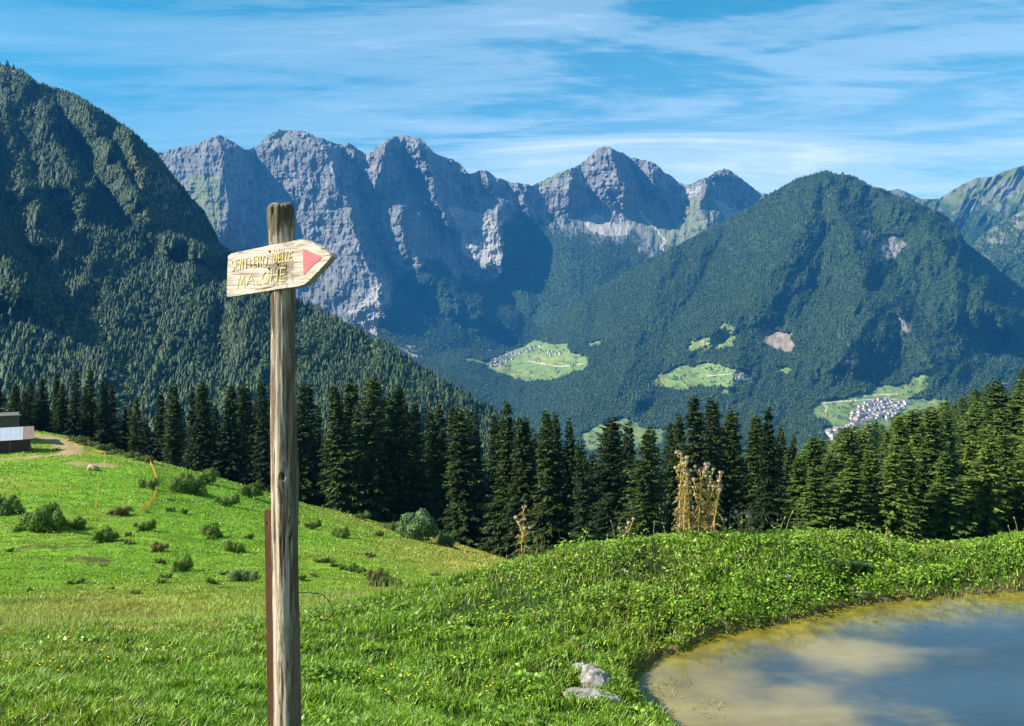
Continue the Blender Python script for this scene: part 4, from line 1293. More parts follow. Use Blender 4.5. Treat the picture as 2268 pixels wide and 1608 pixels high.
# water grass at the pond edge
n = 16000
px = rg.uniform(1380, 2330, n); y = rg.uniform(5.5, 9.3, n); x = (px - CX) / F * y
sd = pond_sd(x, y)
pat = fbm(x * 3, y * 3, 7, 3)
left = (px < 1560) & (sd > -0.42) & (sd < 0.08) & (pat > -0.02)
rim = (sd > -0.07) & (sd < 0.06) & (rg.random(n) < 0.7)
yel = (px > 2030) & (sd > -0.20) & (sd < 0.04)
pa = np.hypot((x - P(1570, 0, 6.35)[0]) / 0.16, (y - 6.35) / 0.14) < 1
pb = np.hypot((x - P(1500, 0, 6.75)[0]) / 0.14, (y - 6.8) / 0.10) < 1
ok = left | rim | yel | (pa & (rg.random(n) < 0.5)) | pb
x, y, px, sd = x[ok], y[ok], px[ok], sd[ok]
z = np.maximum(H(x, y), WATER - 0.03)
V, F4, F3 = blades(x, y, z, rg.uniform(0.04, 0.085, len(x)), rg.uniform(0.004, 0.008, len(x)), 1.1, rg, 0.7)
cc = np.where((rg.random(len(x)) < 0.5)[:, None], np.array([0.28, 0.27, 0.03]), np.array([0.13, 0.21, 0.02])) * rg.uniform(0.6, 1.3, len(x))[:, None]
g = link('water_grass', npmesh('water_grass', V, [F4, F3], M_GRASS, np.repeat(cc, 5, 0)))
tag(g, 'yellow green grass tufts growing in the shallow pond edge', kind='stuff')

# ------------------------------------------------------------------ bushes
def bush_mesh(seed, n, leaf, squash=0.75, lob=11):
    r = np.random.default_rng(seed)
    cs = [np.array([0, 0, 0.36])] + [np.array([R_ * math.cos(a), R_ * math.sin(a), 0.15 + 0.5 * r.random()]) for a, R_ in zip(r.random(lob) * 6.28, r.uniform(.4, .8, lob))]
    rs = [0.5] + list(r.uniform(0.2, 0.4, lob))
    if seed == 82:      # a rounded crown
        cs = [np.array([0, 0, 0.42])] + [np.array([.42 * math.cos(a) * math.cos(b), .42 * math.sin(a) * math.cos(b), 0.42 + .40 * math.sin(b)]) for a, b in zip(r.random(lob) * 6.28, r.uniform(-.6, 1.3, lob))]
        rs = [0.52] + list(r.uniform(0.18, 0.30, lob))
    wts = np.array(rs) ** 2; wts /= wts.sum()
    k = r.choice(len(cs), n, p=wts)
    d = r.normal(size=(n, 3)); d /= np.linalg.norm(d, axis=1)[:, None]; d[:, 2] = np.abs(d[:, 2]) * 1.35 - 0.5
    p = np.array(cs)[k] + d * np.array(rs)[k][:, None] * (r.random(n) ** 0.35)[:, None] * (1 + 0.35 * fbm(d[:, 0] * 3 + k, d[:, 1] * 3, d[:, 2] * 3, 3))[:, None]
    p[:, 2] = np.maximum(p[:, 2] * squash - 0.12, -0.12 + 0.1 * r.random(n))
    q = np.cross(d, r.normal(size=(n, 3))); q /= np.linalg.norm(q, axis=1)[:, None]; b = np.cross(d, q)
    s = (leaf * r.uniform(0.6, 1.4, n))[:, None]
    tip = d * 0.6 + q * 0.9
    V = np.stack([p - q * s, p + b * s * 0.6, p + tip * s, p - b * s * 0.6], 1).reshape(-1, 3)
    kk = np.arange(n) * 4
    C = np.repeat(np.stack([r.uniform(0.65, 1.35, n)] * 3, -1), 4, 0)
    # woody stems inside
    return V, np.stack([kk, kk + 1, kk + 2, kk + 3], -1), C


M_BUSH = mat_spruce('bush_leaves', [(0.0, (0.07, 0.125, 0.018)), (1.0, (0.11, 0.175, 0.025))], 0.2)
M_BUSH2 = mat_spruce('pale_leaves', [(0.0, (0.10, 0.17, 0.06)), (1.0, (0.12, 0.19, 0.065))], 0.2)
M_BUSHDRY = mat_spruce('dry_leaves', [(0.0, (0.11, 0.10, 0.03)), (1.0, (0.13, 0.12, 0.04))], 0.15)


def stems_mesh(seed, n=7):
    mb = MB(); r = random.Random(seed)
    for k in range(n):
        a = r.random() * 6.28; R = r.uniform(0.2, 0.6)
        mb.tube([(0, 0, -0.1), (R * .4 * math.cos(a), R * .4 * math.sin(a), 0.2), (R * math.cos(a), R * math.sin(a), r.uniform(.3, .5))], [0.035, 0.022, 0.008], 5)
    me = bpy.data.meshes.new('stems'); me.from_pydata([tuple(v) for v in mb.v], [], mb.f); me.materials.append(M_BARK)
    return me


BP = []
for k in range(5):
    V, Fq, C = bush_mesh(60 + k, 3800, 0.038, 0.7 + 0.1 * (k % 2)) if k < 4 else bush_mesh(82, 7000, 0.045, 1.0, 16)
    BP.append((V, Fq, C, stems_mesh(k)))
BPM = {m.name: [npmesh('foliage', v, [f], m, c) for v, f, c, s in BP] for m in (M_BUSH, M_BUSH2, M_BUSHDRY)}


def bush(px, py, wpx, hpx, label, mat=M_BUSH, k=0, name='bush', cat='bush', group='bushes on the meadow'):
    x, D, z = gfind(px, py, 11.5, 150)
    W = wpx / F * D; Hh = hpx / F * D
    e = empty(name, (x, D, z - 0.03 * Hh), random.random() * 6.28, label, cat, group)
    e.scale = (W / 2.0, W / 2.0, Hh / 0.72)
    if 'round broadleaf' in label: e.scale = (W / 1.35, W / 1.35, W / 1.3)
    k = 4 if 'round broadleaf' in label else k % 4
    link('foliage', BPM[mat.name][k], e); link('stems', BP[k][3], e)
    return e


for i, (px, py, w_, h_, lab, mt) in enumerate([
    (18, 1140, 80, 62, 'dark shaded bush at the left edge of the meadow', M_BUSH),
    (95, 1178, 135, 76, 'largest bush of the meadow, dark and round, left side', M_BUSH),
    (165, 1170, 60, 36, 'low bush touching the right side of the largest bush', M_BUSH),
    (238, 1200, 62, 36, 'bush right and below the largest one', M_BUSH),
    (318, 1176, 56, 36, 'small bush below the end of the orange netting', M_BUSH),
    (332, 1084, 54, 34, 'round bush leaning against the orange netting', M_BUSH),
    (415, 1092, 112, 62, 'wide leafy bush near the brow, right of the orange netting', M_BUSH),
    (452, 1068, 70, 36, 'bush on the brow behind the wide leafy one', M_BUSH),
    (500, 1120, 66, 34, 'low bush between the wide leafy bush and the sign post', M_BUSH),
    (552, 1100, 76, 40, 'bush under the spruces just left of the sign post', M_BUSH),
    (470, 1188, 60, 38, 'rounded bush midway down the meadow left of the rusty iron', M_BUSH),
    (522, 1222, 58, 32, 'low dark bush close to the rusty iron', M_BUSH),
    (400, 1268, 60, 52, 'compact bush with a long shadow on the open lower meadow', M_BUSH),
    (352, 1222, 50, 26, 'reddish dry shrub left of the compact bush', M_BUSHDRY),
    (545, 1288, 72, 42, 'grey green shrub hanging over the hollow beside the rusty iron', M_BUSH2),
    (752, 1190, 52, 26, 'small bush right of the sign post near the wood', M_BUSH),
    (690, 1170, 50, 24, 'low bush in the grass just right of the sign post', M_BUSH),
    (838, 1292, 74, 40, 'brownish shrub on the slope below the round bush', M_BUSHDRY),
    (870, 1298, 60, 34, 'dark green shrub beside the brownish one', M_BUSH),
    (262, 1140, 60, 24, 'dry reddish scrub in the middle of the left meadow', M_BUSHDRY),
    (640, 1170, 50, 26, 'bush partly hidden behind the sign post', M_BUSH),
    (925, 1196, 98, 100, 'round broadleaf bush glowing pale green before the dark wood', M_BUSH2),
    (872, 1176, 62, 36, 'low yellowish bush at the left foot of the round bush', M_BUSH),
    (985, 1208, 48, 40, 'small bush between the round bush and the full spruce', M_BUSH2),
    (800, 1150, 50, 22, 'low shrub at the edge of the wood left of the round bush', M_BUSH),
]):
    bush(px, py, w_, h_, lab, mt, i)
rb = random.Random(5)
for k in range(16):
    px = 165 + k * 11 + rb.uniform(-5, 5)
    bush(px, 968 + (px - 160) * 0.29 + 8, rb.uniform(26, 44), rb.uniform(12, 22), 'scrubby plant in the strip along the brow beyond the orange netting', M_BUSHDRY if k % 3 == 0 else M_BUSH, k, name='shrub', cat='shrub', group='scrub along the meadow brow')
for k in range(14):
    px = 705 + k * 11 + rb.uniform(-3, 3)
    bush(px, 1243 + (px - 705) * 0.27 + rb.uniform(-5, 5), rb.uniform(20, 32), rb.uniform(9, 14), 'big-leaved dock plant in the slanting row right of the sign post', M_BUSH, k, name='dock_plant', cat='plant', group='row of dock plants')
for k in range(34):
    px = rb.uniform(10, 1000); py = rb.uniform(1090 + max(0, px - 300) * 0.14, 1330)
    bush(px, py, rb.uniform(16, 34), rb.uniform(8, 15), 'small weed clump scattered on the open meadow', M_BUSH if k % 4 else M_BUSHDRY, k, name='weed_clump', cat='plant', group='weed clumps on the meadow')

# ------------------------------------------------------------------ rocks
M_STONE = mat_pbr('limestone', lambda t, o: t.mix(t.ramp(t.noise(o, 7, 6, 0.7), [(0.42, 0.0), (0.6, 1.0)]), (0.22, 0.20, 0.17), (0.44, 0.42, 0.38)), 0.9,
                  lambda t, o: t.bump(t.noise(o, 16, 8, 0.75), 0.8, 0.03))
M_TANSTONE = mat_pbr('tan_stone', lambda t, o: t.mix(t.noise(o, 5, 6), (0.30, 0.22, 0.13), (0.46, 0.36, 0.24)), 0.9, lambda t, o: t.bump(t.noise(o, 8, 8, 0.75), 0.6, 0.1))


def rock(name, loc, size, seed, label, mat=M_STONE, rot=(0, 0, 0), group=None):
    n1, n2 = 64, 40
    th = np.linspace(0, 2 * np.pi, n1, endpoint=False); ph = np.linspace(0.02, np.pi - 0.02, n2)
    T_, P_ = np.meshgrid(th, ph, indexing='ij')
    d = np.stack([np.cos(T_) * np.sin(P_), np.sin(T_) * np.sin(P_), np.cos(P_)], -1)
    q = np.sign(d) * np.abs(d) ** 0.75
    r_ = 1 + 0.28 * fbm(d[..., 0] * 1.6 + seed, d[..., 1] * 1.6, d[..., 2] * 1.6 + seed, 4) + 0.12 * ridged(d[..., 0] * 3 + seed, d[..., 1] * 3, d[..., 2] * 5, 4)
    V = (q * r_[..., None] * np.array(size) * 0.5).reshape(-1, 3)
    i, j = np.meshgrid(np.arange(n1), np.arange(n2 - 1), indexing='ij')
    a = i * n2 + j; b = ((i + 1) % n1) * n2 + j
    Q = np.stack([a, a + 1, b + 1, b], -1).reshape(-1, 4)
    o = link(name, npmesh(name, V, Q, mat, smooth=True), loc=loc, rot=rot)
    caps = None
    return tag(o, label, 'rock', group)


def on(px, py, dmin=3.2, dmax=150, dz=0.0):
    x, D, z = gfind(px, py, dmin, dmax)
    return (x, D, z + dz)


rock('rock', on(1318, 1512, dz=0.0), (0.24, 0.15, 0.17), 3, 'slanting white limestone slab by the pond, upper of the two', rot=(0.2, 0.5, -0.3), group='pale rocks by the pond')
rock('rock', on(1283, 1484, dz=0.01), (0.10, 0.08, 0.07), 8, 'small white stone left of the slanting slab', group='pale rocks by the pond')
rock('rock', on(1308, 1546, dz=-0.01), (0.37, 0.15, 0.11), 5, 'long flat limestone rock lying below the slanting slab', rot=(0, 0.06, -0.1), group='pale rocks by the pond')
rock('rock', on(1746, 1292, 7.5, 12, dz=0.06), (0.06, 0.04, 0.045), 11, 'grey stone poking out of the herbs on the far bank')
rock('boulder', on(206, 1042, dmin=80, dz=0.25), (1.1, 0.9, 0.75), 13, 'pale tan boulder on bare earth below the hut', M_TANSTONE, rot=(0, .2, 0))
# fallen log
lg = MB(); lg.tube([(-1.0, 0, 0.15), (-0.3, 0.05, 0.17), (0.5, 0, 0.16), (1.0, -0.03, 0.14)], [0.16, 0.17, 0.15, 0.12], 10)
tag(lg.build('fallen_log', M_BARK, loc=on(240, 1007, dmin=80), rot=(0, 0, 0.2), smooth=True), 'short dark log lying in the grass above the boulder', 'log')

# ------------------------------------------------------------------ thistles
M_TSTEM = mat_pbr('thistle_stem', lambda t, o: t.mix(t.noise(o, 20, 3), (0.42, 0.32, 0.06), (0.55, 0.42, 0.10)), 0.8)
M_TLEAF = mat_leaf('thistle_leaf', None, vcol=True, trans=0.25)
M_TWOOL = mat_pbr('thistle_wool', lambda t, o: t.mix(t.noise(o, 60, 3), (0.30, 0.21, 0.13), (0.52, 0.42, 0.31)), 0.95)
M_PURPLE = mat_pbr('thistle_petals', (0.42, 0.10, 0.34), 0.8)


def thistle(loc, hgt, nheads, spread, seed, label, group=None, leafy=1.0, gold=0.5, lean=(0, 0)):
    r = random.Random(seed)
    e = empty('thistle', loc, 0, label, 'thistle', group)
    st = MB(); lf = MB()
    top = Vector((lean[0], lean[1], hgt))
    axis = [Vector((lean[0] * f ** 1.5 + r.uniform(-.006, .006), lean[1] * f ** 1.5 + r.uniform(-.006, .006), hgt * f - 0.02 * (f == 0))) for f in [0, .15, .3, .45, .6, .75, .88, 1]]
    st.tube(axis, [0.008, 0.0078, 0.0072, 0.0068, 0.006, 0.005, 0.004, 0.0035], 7)

    def at(f):
        f = max(0, min(0.999, f)); k = [0, .15, .3, .45, .6, .75, .88, 1]
        for i in range(7):
            if f <= k[i + 1]:
                return axis[i].lerp(axis[i + 1], (f - k[i]) / (k[i + 1] - k[i]))

    tips = [axis[-1]]
    for q in range(nheads - 1):
        f = r.uniform(0.45, 0.97); b0 = at(f); a = r.random() * 6.28
        L = r.uniform(0.4, 1.0) * spread * (1.25 - f)
        b1 = b0 + Vector((math.cos(a) * L, math.sin(a) * L, L * r.uniform(1.0, 1.9)))
        mid_ = b0.lerp(b1, 0.5) + Vector((math.cos(a), math.sin(a), -0.3)) * L * 0.12
        st.tube([b0, mid_, b1], [0.0045, 0.0038, 0.003], 6)
        tips.append(b1)
    # pinnate spiny leaves
    nl = int(50 * leafy * hgt / 0.9)
    for q in range(nl):
        f = r.uniform(0.03, 0.93); b0 = at(f); a = r.random() * 6.28
        L = r.uniform(0.05, 0.13) * (1.15 - 0.55 * f); up = r.uniform(-0.5, 0.8)
        dh = Vector((math.cos(a), math.sin(a), 0)); sd_ = Vector((-math.sin(a), math.cos(a), 0))
        u = r.random()
        c = (0.44, 0.33, 0.13) if u < gold else ((0.26, 0.27, 0.06) if u < 0.85 else (0.34, 0.17, 0.08))
        c = tuple(v * r.uniform(0.7, 1.25) for v in c)
        pts = [b0 + dh * (L * s_) + Vector((0, 0, L * (up * s_ - 0.7 * s_ * s_))) for s_ in (0, .25, .5, .75, 1.0)]
        w_ = 0.004
        for i in range(4):
            w0, w1 = w_ * (1 - i * .2), w_ * (0.8 - i * .2)
            lf.add([pts[i] - sd_ * w0, pts[i] + sd_ * w0, pts[i + 1] + sd_ * w1, pts[i + 1] - sd_ * w1], [(0, 1, 2, 3)], c)
        for i in range(7):
            s_ = 0.12 + 0.12 * i; p = b0 + dh * (L * s_) + Vector((0, 0, L * (up * s_ - 0.7 * s_ * s_)))
            for sg in (-1, 1):
                ln = r.uniform(0.018, 0.034) * (1.1 - 0.5 * s_)
                tip = p + sd_ * (sg * ln) + dh * ln * 0.45 + Vector((0, 0, r.uniform(-.3, .9) * ln))
                lf.add([p - dh * 0.005, p + dh * 0.005, tip], [(0, 1, 2)], c)
    st.build('stem', M_TSTEM, e, smooth=True)
    lf.build('foliage', M_TLEAF, e)
    for i, p in enumerate(tips):
        hd = MB(); R = r.uniform(0.013, 0.020)
        n1, n2 = 10, 6
        V = []
        for jj in range(n2):
            ph_ = math.pi * jj / (n2 - 1)
            for ii in range(n1):
                V.append(p + Vector((R * math.sin(ph_) * math.cos(6.283 * ii / n1), R * math.sin(ph_) * math.sin(6.283 * ii / n1), R * 1.05 * (1 - math.cos(ph_)) - 0.004)))
        hd.add(V, [(jj * n1 + ii, jj * n1 + (ii + 1) % n1, (jj + 1) * n1 + (ii + 1) % n1, (jj + 1) * n1 + ii) for jj in range(n2 - 1) for ii in range(n1)])
        cen = p + Vector((0, 0, R))
        for q in range(46):
            d_ = Vector((r.gauss(0, 1), r.gauss(0, 1), r.gauss(0.25, 1))).normalized()
            s_ = d_.orthogonal().normalized() * 0.0032
            hd.add([cen + d_ * R * 0.9 - s_, cen + d_ * R * 0.9 + s_, cen + d_ * R * r.uniform(1.35, 1.9)], [(0, 1, 2)])
        h_ = hd.build('flower_head', M_TWOOL, e)
        if r.random() < 0.05 or (i == 0 and seed in (12, 4)):
            pt = MB()
            for q in range(22):
                d_ = Vector((r.gauss(0, .55), r.gauss(0, .55), 1)).normalized(); s_ = d_.orthogonal().normalized() * 0.0028
                pt.add([cen + d_ * R * .6 - s_, cen + d_ * R * .6 + s_, cen + d_ * R * 2.1 + s_, cen + d_ * R * 2.1 - s_], [(0, 1, 2, 3)])
            pt.build('petals', M_PURPLE, h_)
    return e


TG = 'tall dry thistles on the pond bank'
def tpos(px, D=9.95, dz=0.0):
    x = (px - CX) / F * D
    return (x, D, h1(x, D) + dz)


mp = 9.9 / F
thistle(tpos(1506), 0.90, 9, 0.20, 3, 'tallest golden thistle of the bank, leftmost of the dense stand', TG, 1.7, 0.7, (0.01, 0))
thistle(tpos(1528, 10.1), 0.80, 8, 0.18, 8, 'thistle second from the left in the dense stand', TG, 1.6, 0.6, (-0.04, 0.02))
thistle(tpos(1548), 0.74, 10, 0.22, 4, 'bushy thistle in the middle of the dense stand', TG, 1.7, 0.55, (0.02, 0))
thistle(tpos(1566, 10.0), 0.80, 10, 0.2, 6, 'thistle with pale woolly heads, second from the right in the dense stand', TG, 1.5, 0.5, (0.01, 0))
thistle(tpos(1582, 9.9), 0.70, 7, 0.16, 9, 'rightmost thistle of the dense stand, leaning right', TG, 1.4, 0.4, (0.06, 0))
thistle(tpos(1515, 10.15), 0.72, 9, 0.18, 31, 'shorter thistle tucked behind the tallest one of the dense stand', TG, 1.8, 0.75, (0.03, 0))
thistle(tpos(1572, 10.15), 0.66, 8, 0.2, 33, 'leafy thistle behind the right half of the dense stand', TG, 1.8, 0.6, (0.0, 0))
thistle(tpos(1156, 9.75), 0.60, 6, 0.17, 12, 'lone thistle against the dark wood with pinkish heads', 'thistles on the pond bank', 1.2, 0.5, (0.02, 0))
thistle(tpos(1602, 10.0), 0.20, 3, 0.10, 15, 'short thistle right of the dense stand', 'thistles on the pond bank', 1.0, 0.5)
thistle(tpos(1642, 10.0), 0.26, 5, 0.12, 16, 'small dry thistle standing clear to the right of the dense stand', 'thistles on the pond bank', 1.0, 0.8)
thistle(tpos(1660, 10.0), 0.19, 4, 0.10, 18, 'lowest thistle at the right of the small dry one', 'thistles on the pond bank', 1.0, 0.8)
thistle(tpos(1382, 9.85), 0.09, 6, 0.16, 21, 'withered thistle heads barely above the grass of the bank', 'thistles on the pond bank', 0.5, 0.9)

# seeding grass stalks that stand up against the wood
M_STALK = mat_pbr('dry_stalk', lambda t, o: t.mix(t.noise(o, 9, 2), (0.30, 0.28, 0.12), (0.48, 0.42, 0.22)), 0.8)
for k, (px, D, hh, ln) in enumerate([(1120, 9.7, .16, .01), (1168, 9.8, .13, .05), (1180, 9.8, .15, .09), (1248, 9.7, .11, -.02), (1290, 9.8, .17, .05), (1345, 9.9, .12, .0), (1362, 9.9, .24, -.04), (1430, 9.9, .14, .02), (1447, 9.9, .20, .01), (1475, 9.9, .14, -.02),
    (1614, 10, .30, .02), (1690, 10, .13, -.02), (1720, 10, .18, .01), (1727, 10, .20, .05), (1740, 10, .26, .07), (1765, 10, .12, -.03), (1835, 10.1, .10, .02), (1960, 10.1, .13, .02), (2255, 10.1, .22, -.04), (2240, 10.1, .13, -.03), (1005, 9.8, .2, .03), (960, 9.5, .26, .03), (905, 9.3, .22, -.02), (730, 9, .2, .03), (350, 8.4, .18, .02), (240, 8.2, .2, -.03)]):
    mb = MB(); x0, y0, z0 = tpos(px, D)
    pts = [Vector((ln * f * f, 0, hh * f)) for f in (0, .3, .6, .85, 1)]
    mb.tube(pts, [0.0028, 0.0026, 0.0022, 0.0018, 0.0016], 5)
    e = empty('grass_stalk', (x0, y0, z0 - 0.01), 0, 'thin seeding grass stalk rising above the turf of the near bank', 'grass stalk', 'seeding grass stalks')
    mb.build('stem', M_STALK, e)
    sp = MB(); sp.tube([pts[-1], pts[-1] + Vector((ln * .1, 0, .012)), pts[-1] + Vector((ln * .2, 0, .028))], [0.003, 0.006, 0.001], 6)
    sp.build('seed_head', M_STALK, e)

# yellow flowers
M_YEL = mat_pbr('yellow_petals', (0.80, 0.56, 0.01), 0.6)
M_FSTEM = mat_pbr('flower_stem', (0.10, 0.18, 0.03), 0.7)
fm = MB(); fs = MB(); r = random.Random(2)
for q in range(2):
    cx_, cy_, cz_ = r.uniform(-.03, .03), r.uniform(-.03, .03), r.uniform(.085, .115)
    if q == 0: cx_ = cy_ = 0
    fs.tube([(cx_ * .4, cy_ * .4, 0), (cx_, cy_, cz_)], 0.0015, 4)
    for k in range(6):
        a = 6.283 * k / 6
        d = Vector((math.cos(a), math.sin(a), 0.35)); s = Vector((-math.sin(a), math.cos(a), 0))
        c0 = Vector((cx_, cy_, cz_))
        fm.add([c0, c0 + d * .008 + s * .005, c0 + d * .014, c0 + d * .008 - s * .005], [(0, 1, 2, 3)])
def mesh_of(mb, name, mat):
    me = bpy.data.meshes.new(name); me.from_pydata([tuple(v) for v in mb.v], [], mb.f); me.materials.append(mat); return me
FM, FS = mesh_of(fm, 'petals', M_YEL), mesh_of(fs, 'stems', M_FSTEM)
for px, py in [(144,1435),(182,1487),(111,1487),(87,1497),(225,1458),(22,1496),(463,1471),(315,1448),(60,1466),(694,1384),(995,1356),(1063,1356),(1123,1382),(1005,1473),(1012,1478),(871,1496),(814,1505),(904,1514),(947,1536),(1077,1550),(1086,1538),(1166,1568),(860,1555),(1183,1293),(1120,1395),(1695,1262),(1450,1250),(240,1486),(128,1508)]:
    x, D, z = gfind(px, py + 12, 3.2, 11)
    e = empty('buttercup', (x, D, z), r.random() * 6, 'small tuft of yellow meadow flowers in the near grass', 'flower', 'yellow flowers in the near grass')
    sc_ = 0.35 + 0.045 * D
    e.scale = (sc_, sc_, 1)
    link('petals', FM, e); link('stems', FS, e)

# ferns hanging over the dark hollow in the bank
def fern(loc, n, L, seed, label, col):
    r = random.Random(seed); mb = MB()
    for q in range(n):
        a = r.uniform(0, 6.28); up = r.uniform(0.6, 1.3)
        dh = Vector((math.cos(a), math.sin(a), 0)); sd_ = Vector((-math.sin(a), math.cos(a), 0)); LL = L * r.uniform(.7, 1.1)
        for i in range(14):
            s_ = (i + 1) / 15
            p = dh * (LL * s_ * .9) + Vector((0, 0, LL * (up * s_ - 1.1 * s_ * s_)))
            ln = LL * 0.28 * math.sin(math.pi * (0.15 + 0.8 * s_))
            for sg in (-1, 1):
                tip = p + sd_ * sg * ln + dh * ln * .35 - Vector((0, 0, ln * .2))
                mb.add([p - dh * LL * .018, p + sd_ * sg * ln * .5 - dh * LL * .008, tip, p + sd_ * sg * ln * .5 + dh * LL * .05, p + dh * LL * .03], [(0, 1, 2, 3, 4)], tuple(c * r.uniform(.7, 1.3) for c in col))
    return tag(mb.build('fern', M_GRASS, loc=loc), label, 'fern', 'ferns on the pond bank')


fern(on(1898, 1325, 8, 12, dz=.03), 6, 0.14, 1, 'withered grey fern hanging into the dark hollow of the bank', (0.17, 0.17, 0.11))
fern(on(1862, 1262, 8, 12, dz=.03), 9, 0.22, 2, 'green fern above the dark hollow of the bank', (0.06, 0.13, 0.03))
fern(on(1905, 1262, 8, 12, dz=.03), 8, 0.20, 3, 'green fern on the upper bank right of the hollow', (0.07, 0.14, 0.03))

# ------------------------------------------------------------------ the signpost
PD = 3.60
MP = PD / F
ZC = h1((633 - CX) * MP, PD)
ZTOP = EYE - (449 - HY) * MP - ZC


def postcol(t, o):
    g_ = t.noise(t.mapping(o, scale=(1, 1, 0.06)), 42, 6, 0.7, 0.6)
    dk = t.mix(t.ramp(t.noise(t.mapping(o, scale=(1, 1, .3)), 5, 4), [(0.4, 0.0), (0.6, 1.0)]), (0.07, 0.045, 0.022), (0.17, 0.12, 0.065))
    c = t.mix(t.ramp(g_, [(0.40, 0.0), (0.52, 1.0)]), dk, (0.58, 0.47, 0.33))
    # moss and dark weathering on the head of the post and under the board
    z = t.n('ShaderNodeSeparateXYZ', ins={0: o}).outputs[2]
    up = t.n('ShaderNodeMapRange', ins={0: z, 1: ZTOP - 0.24, 2: ZTOP - 0.06, 3: -0.25, 4: 0.10}).outputs[0]
    ms = t.math('ADD', t.noise(t.mapping(o, scale=(1, 1, 0.25)), 26, 6, 0.75), up)
    c = t.mix(t.ramp(ms, [(0.46, 0.0), (0.56, 0.85)]), c, (0.085, 0.072, 0.028))
    # painted shade plus brown damp on the right flank, ragged towards the bleached wood
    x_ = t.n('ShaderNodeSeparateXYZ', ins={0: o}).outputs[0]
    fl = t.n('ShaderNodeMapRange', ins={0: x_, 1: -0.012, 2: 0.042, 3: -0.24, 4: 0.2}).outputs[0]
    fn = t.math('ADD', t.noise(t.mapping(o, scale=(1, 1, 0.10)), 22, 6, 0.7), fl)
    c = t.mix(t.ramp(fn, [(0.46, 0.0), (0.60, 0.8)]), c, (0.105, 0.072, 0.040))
    # brown wet streaks lower down
    st = t.noise(t.mapping(o, scale=(1, 1, 0.12), loc=(2, 5, 1)), 13, 5, 0.65, 0.4)
    return t.mix(t.ramp(st, [(0.54, 0.0), (0.62, 0.75)]), c, (0.12, 0.075, 0.038))


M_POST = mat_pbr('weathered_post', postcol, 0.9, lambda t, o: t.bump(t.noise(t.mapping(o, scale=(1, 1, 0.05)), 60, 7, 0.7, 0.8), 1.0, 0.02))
M_POSTTOP = M_POST
sec = [(449,603,637),(450.5,597,644),(454,592,648.5),(461,589,651.5),(480,589,652),(505,591,650),(540,592.5,648.5),(600,595,650),(650,597,652),(720,597.5,651),(800,597,651),(880,596.5,653),(960,596.5,655),(1020,597,657),(1060,597,659.5),(1110,598,658),(1200,599,656.5),(1300,601,658.5),(1400,603,661),(1500,603.5,662.5),(1608,604,664),(1720,604,666)]
zb = h1((633 - CX) * MP, PD) - 0.12
nz, na = 560, 72
pys = np.linspace(449, 690 + (EYE - zb) / PD * F, nz)
lft = np.interp(pys, [s[0] for s in sec], [s[1] for s in sec]); rgt = np.interp(pys, [s[0] for s in sec], [s[2] for s in sec])
cxx = ((lft + rgt) / 2 - CX) * MP; rad = (rgt - lft) / 2 * MP
A_ = np.linspace(0, 2 * np.pi, na, endpoint=False)
PYm, Am = np.meshgrid(pys, A_, indexing='ij')
zc = EYE - (PYm - HY) * MP
rr = rad[:, None] * (1 + 0.05 * fbm(np.cos(Am) * 1.6, np.sin(Am) * 1.6, zc * 2.2, 4) - 0.09 * np.clip(ridged(np.cos(Am) * 5, np.sin(Am) * 5, zc * 1.1, 4, 0.6) - 0.2, 0, 1))
# long drying cracks
for a0, wv, dp in ((4.15, 0.05, 0.14), (5.2, 0.04, 0.10), (3.7, 0.05, 0.08), (4.75, 0.03, 0.08)):
    aa = a0 + 0.18 * fbm(zc * 2.0, zc * 0 + a0, 0, 3)
    rr = rr * (1 - dp * np.exp(-((Am - aa) / wv) ** 2) * sstep(-0.2, 0.2, fbm(zc * 2.5, zc * 0 + a0 * 3, 0, 2)))
# weathered, notched head of the post
topw = np.exp(-((PYm - 449) / 42.0) ** 2)
rr = rr * (1 - 0.24 * topw * np.clip(ridged(np.cos(Am) * 3.2 + 4, np.sin(Am) * 3.2, zc * 2, 3), 0, 1))
# knot with a hole
kd = np.hypot((Am - 4.82) / 0.20, (PYm - 1050) / 17.0)
rr = rr + 0.006 * np.exp(-(np.hypot((Am - 4.8) / .5, (PYm - 1052) / 34) ** 2)) - 0.022 * np.exp(-(np.hypot((Am - 4.82) / .10, (PYm - 1052) / 8) ** 4))
Xp = cxx[:, None] + rr * np.cos(Am); Yp = PD + 0.02 + rr * np.sin(Am); Zp = zc + 0.0
tipz = 0.010 * fbm(np.cos(Am) * 2, np.sin(Am) * 2, 0, 3)
Zp[:4] += tipz[:4] * np.array([1, .8, .5, .2])[:, None]
V = np.stack([Xp, Yp, Zp], -1).reshape(-1, 3)
V = np.concatenate([V, [[cxx[0], PD + 0.02, Zp[0].mean() + 0.001]]])
i, j = np.meshgrid(np.arange(nz - 1), np.arange(na), indexing='ij')
Q = np.stack([i * na + j, (i + 1) * na + j, (i + 1) * na + (j + 1) % na, i * na + (j + 1) % na], -1).reshape(-1, 4)
T3 = np.array([[nz * na, k, (k + 1) % na] for k in range(na)])
ZC = h1((633 - CX) * MP, PD)
org = np.array([cxx[-1], PD + 0.02, ZC])
sp_ = empty('signpost', tuple(org), 0, 'weathered round wooden post carrying a pale arrow board with yellow lettering', 'signpost')
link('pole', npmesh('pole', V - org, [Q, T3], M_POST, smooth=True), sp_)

TH = math.radians(33)
BD0 = PD - 0.048
bx0 = (620 - CX) / F * BD0


def bpt(px, py):
    """board coordinates (u along the board, v up) of a photo pixel"""
    D = (BD0 + bx0 * math.tan(TH)) / (1 + (px - CX) / F * math.tan(TH))
    x = (px - CX) / F * D
    return ((x - bx0) / math.cos(TH), EYE - (py - HY) / F * D)


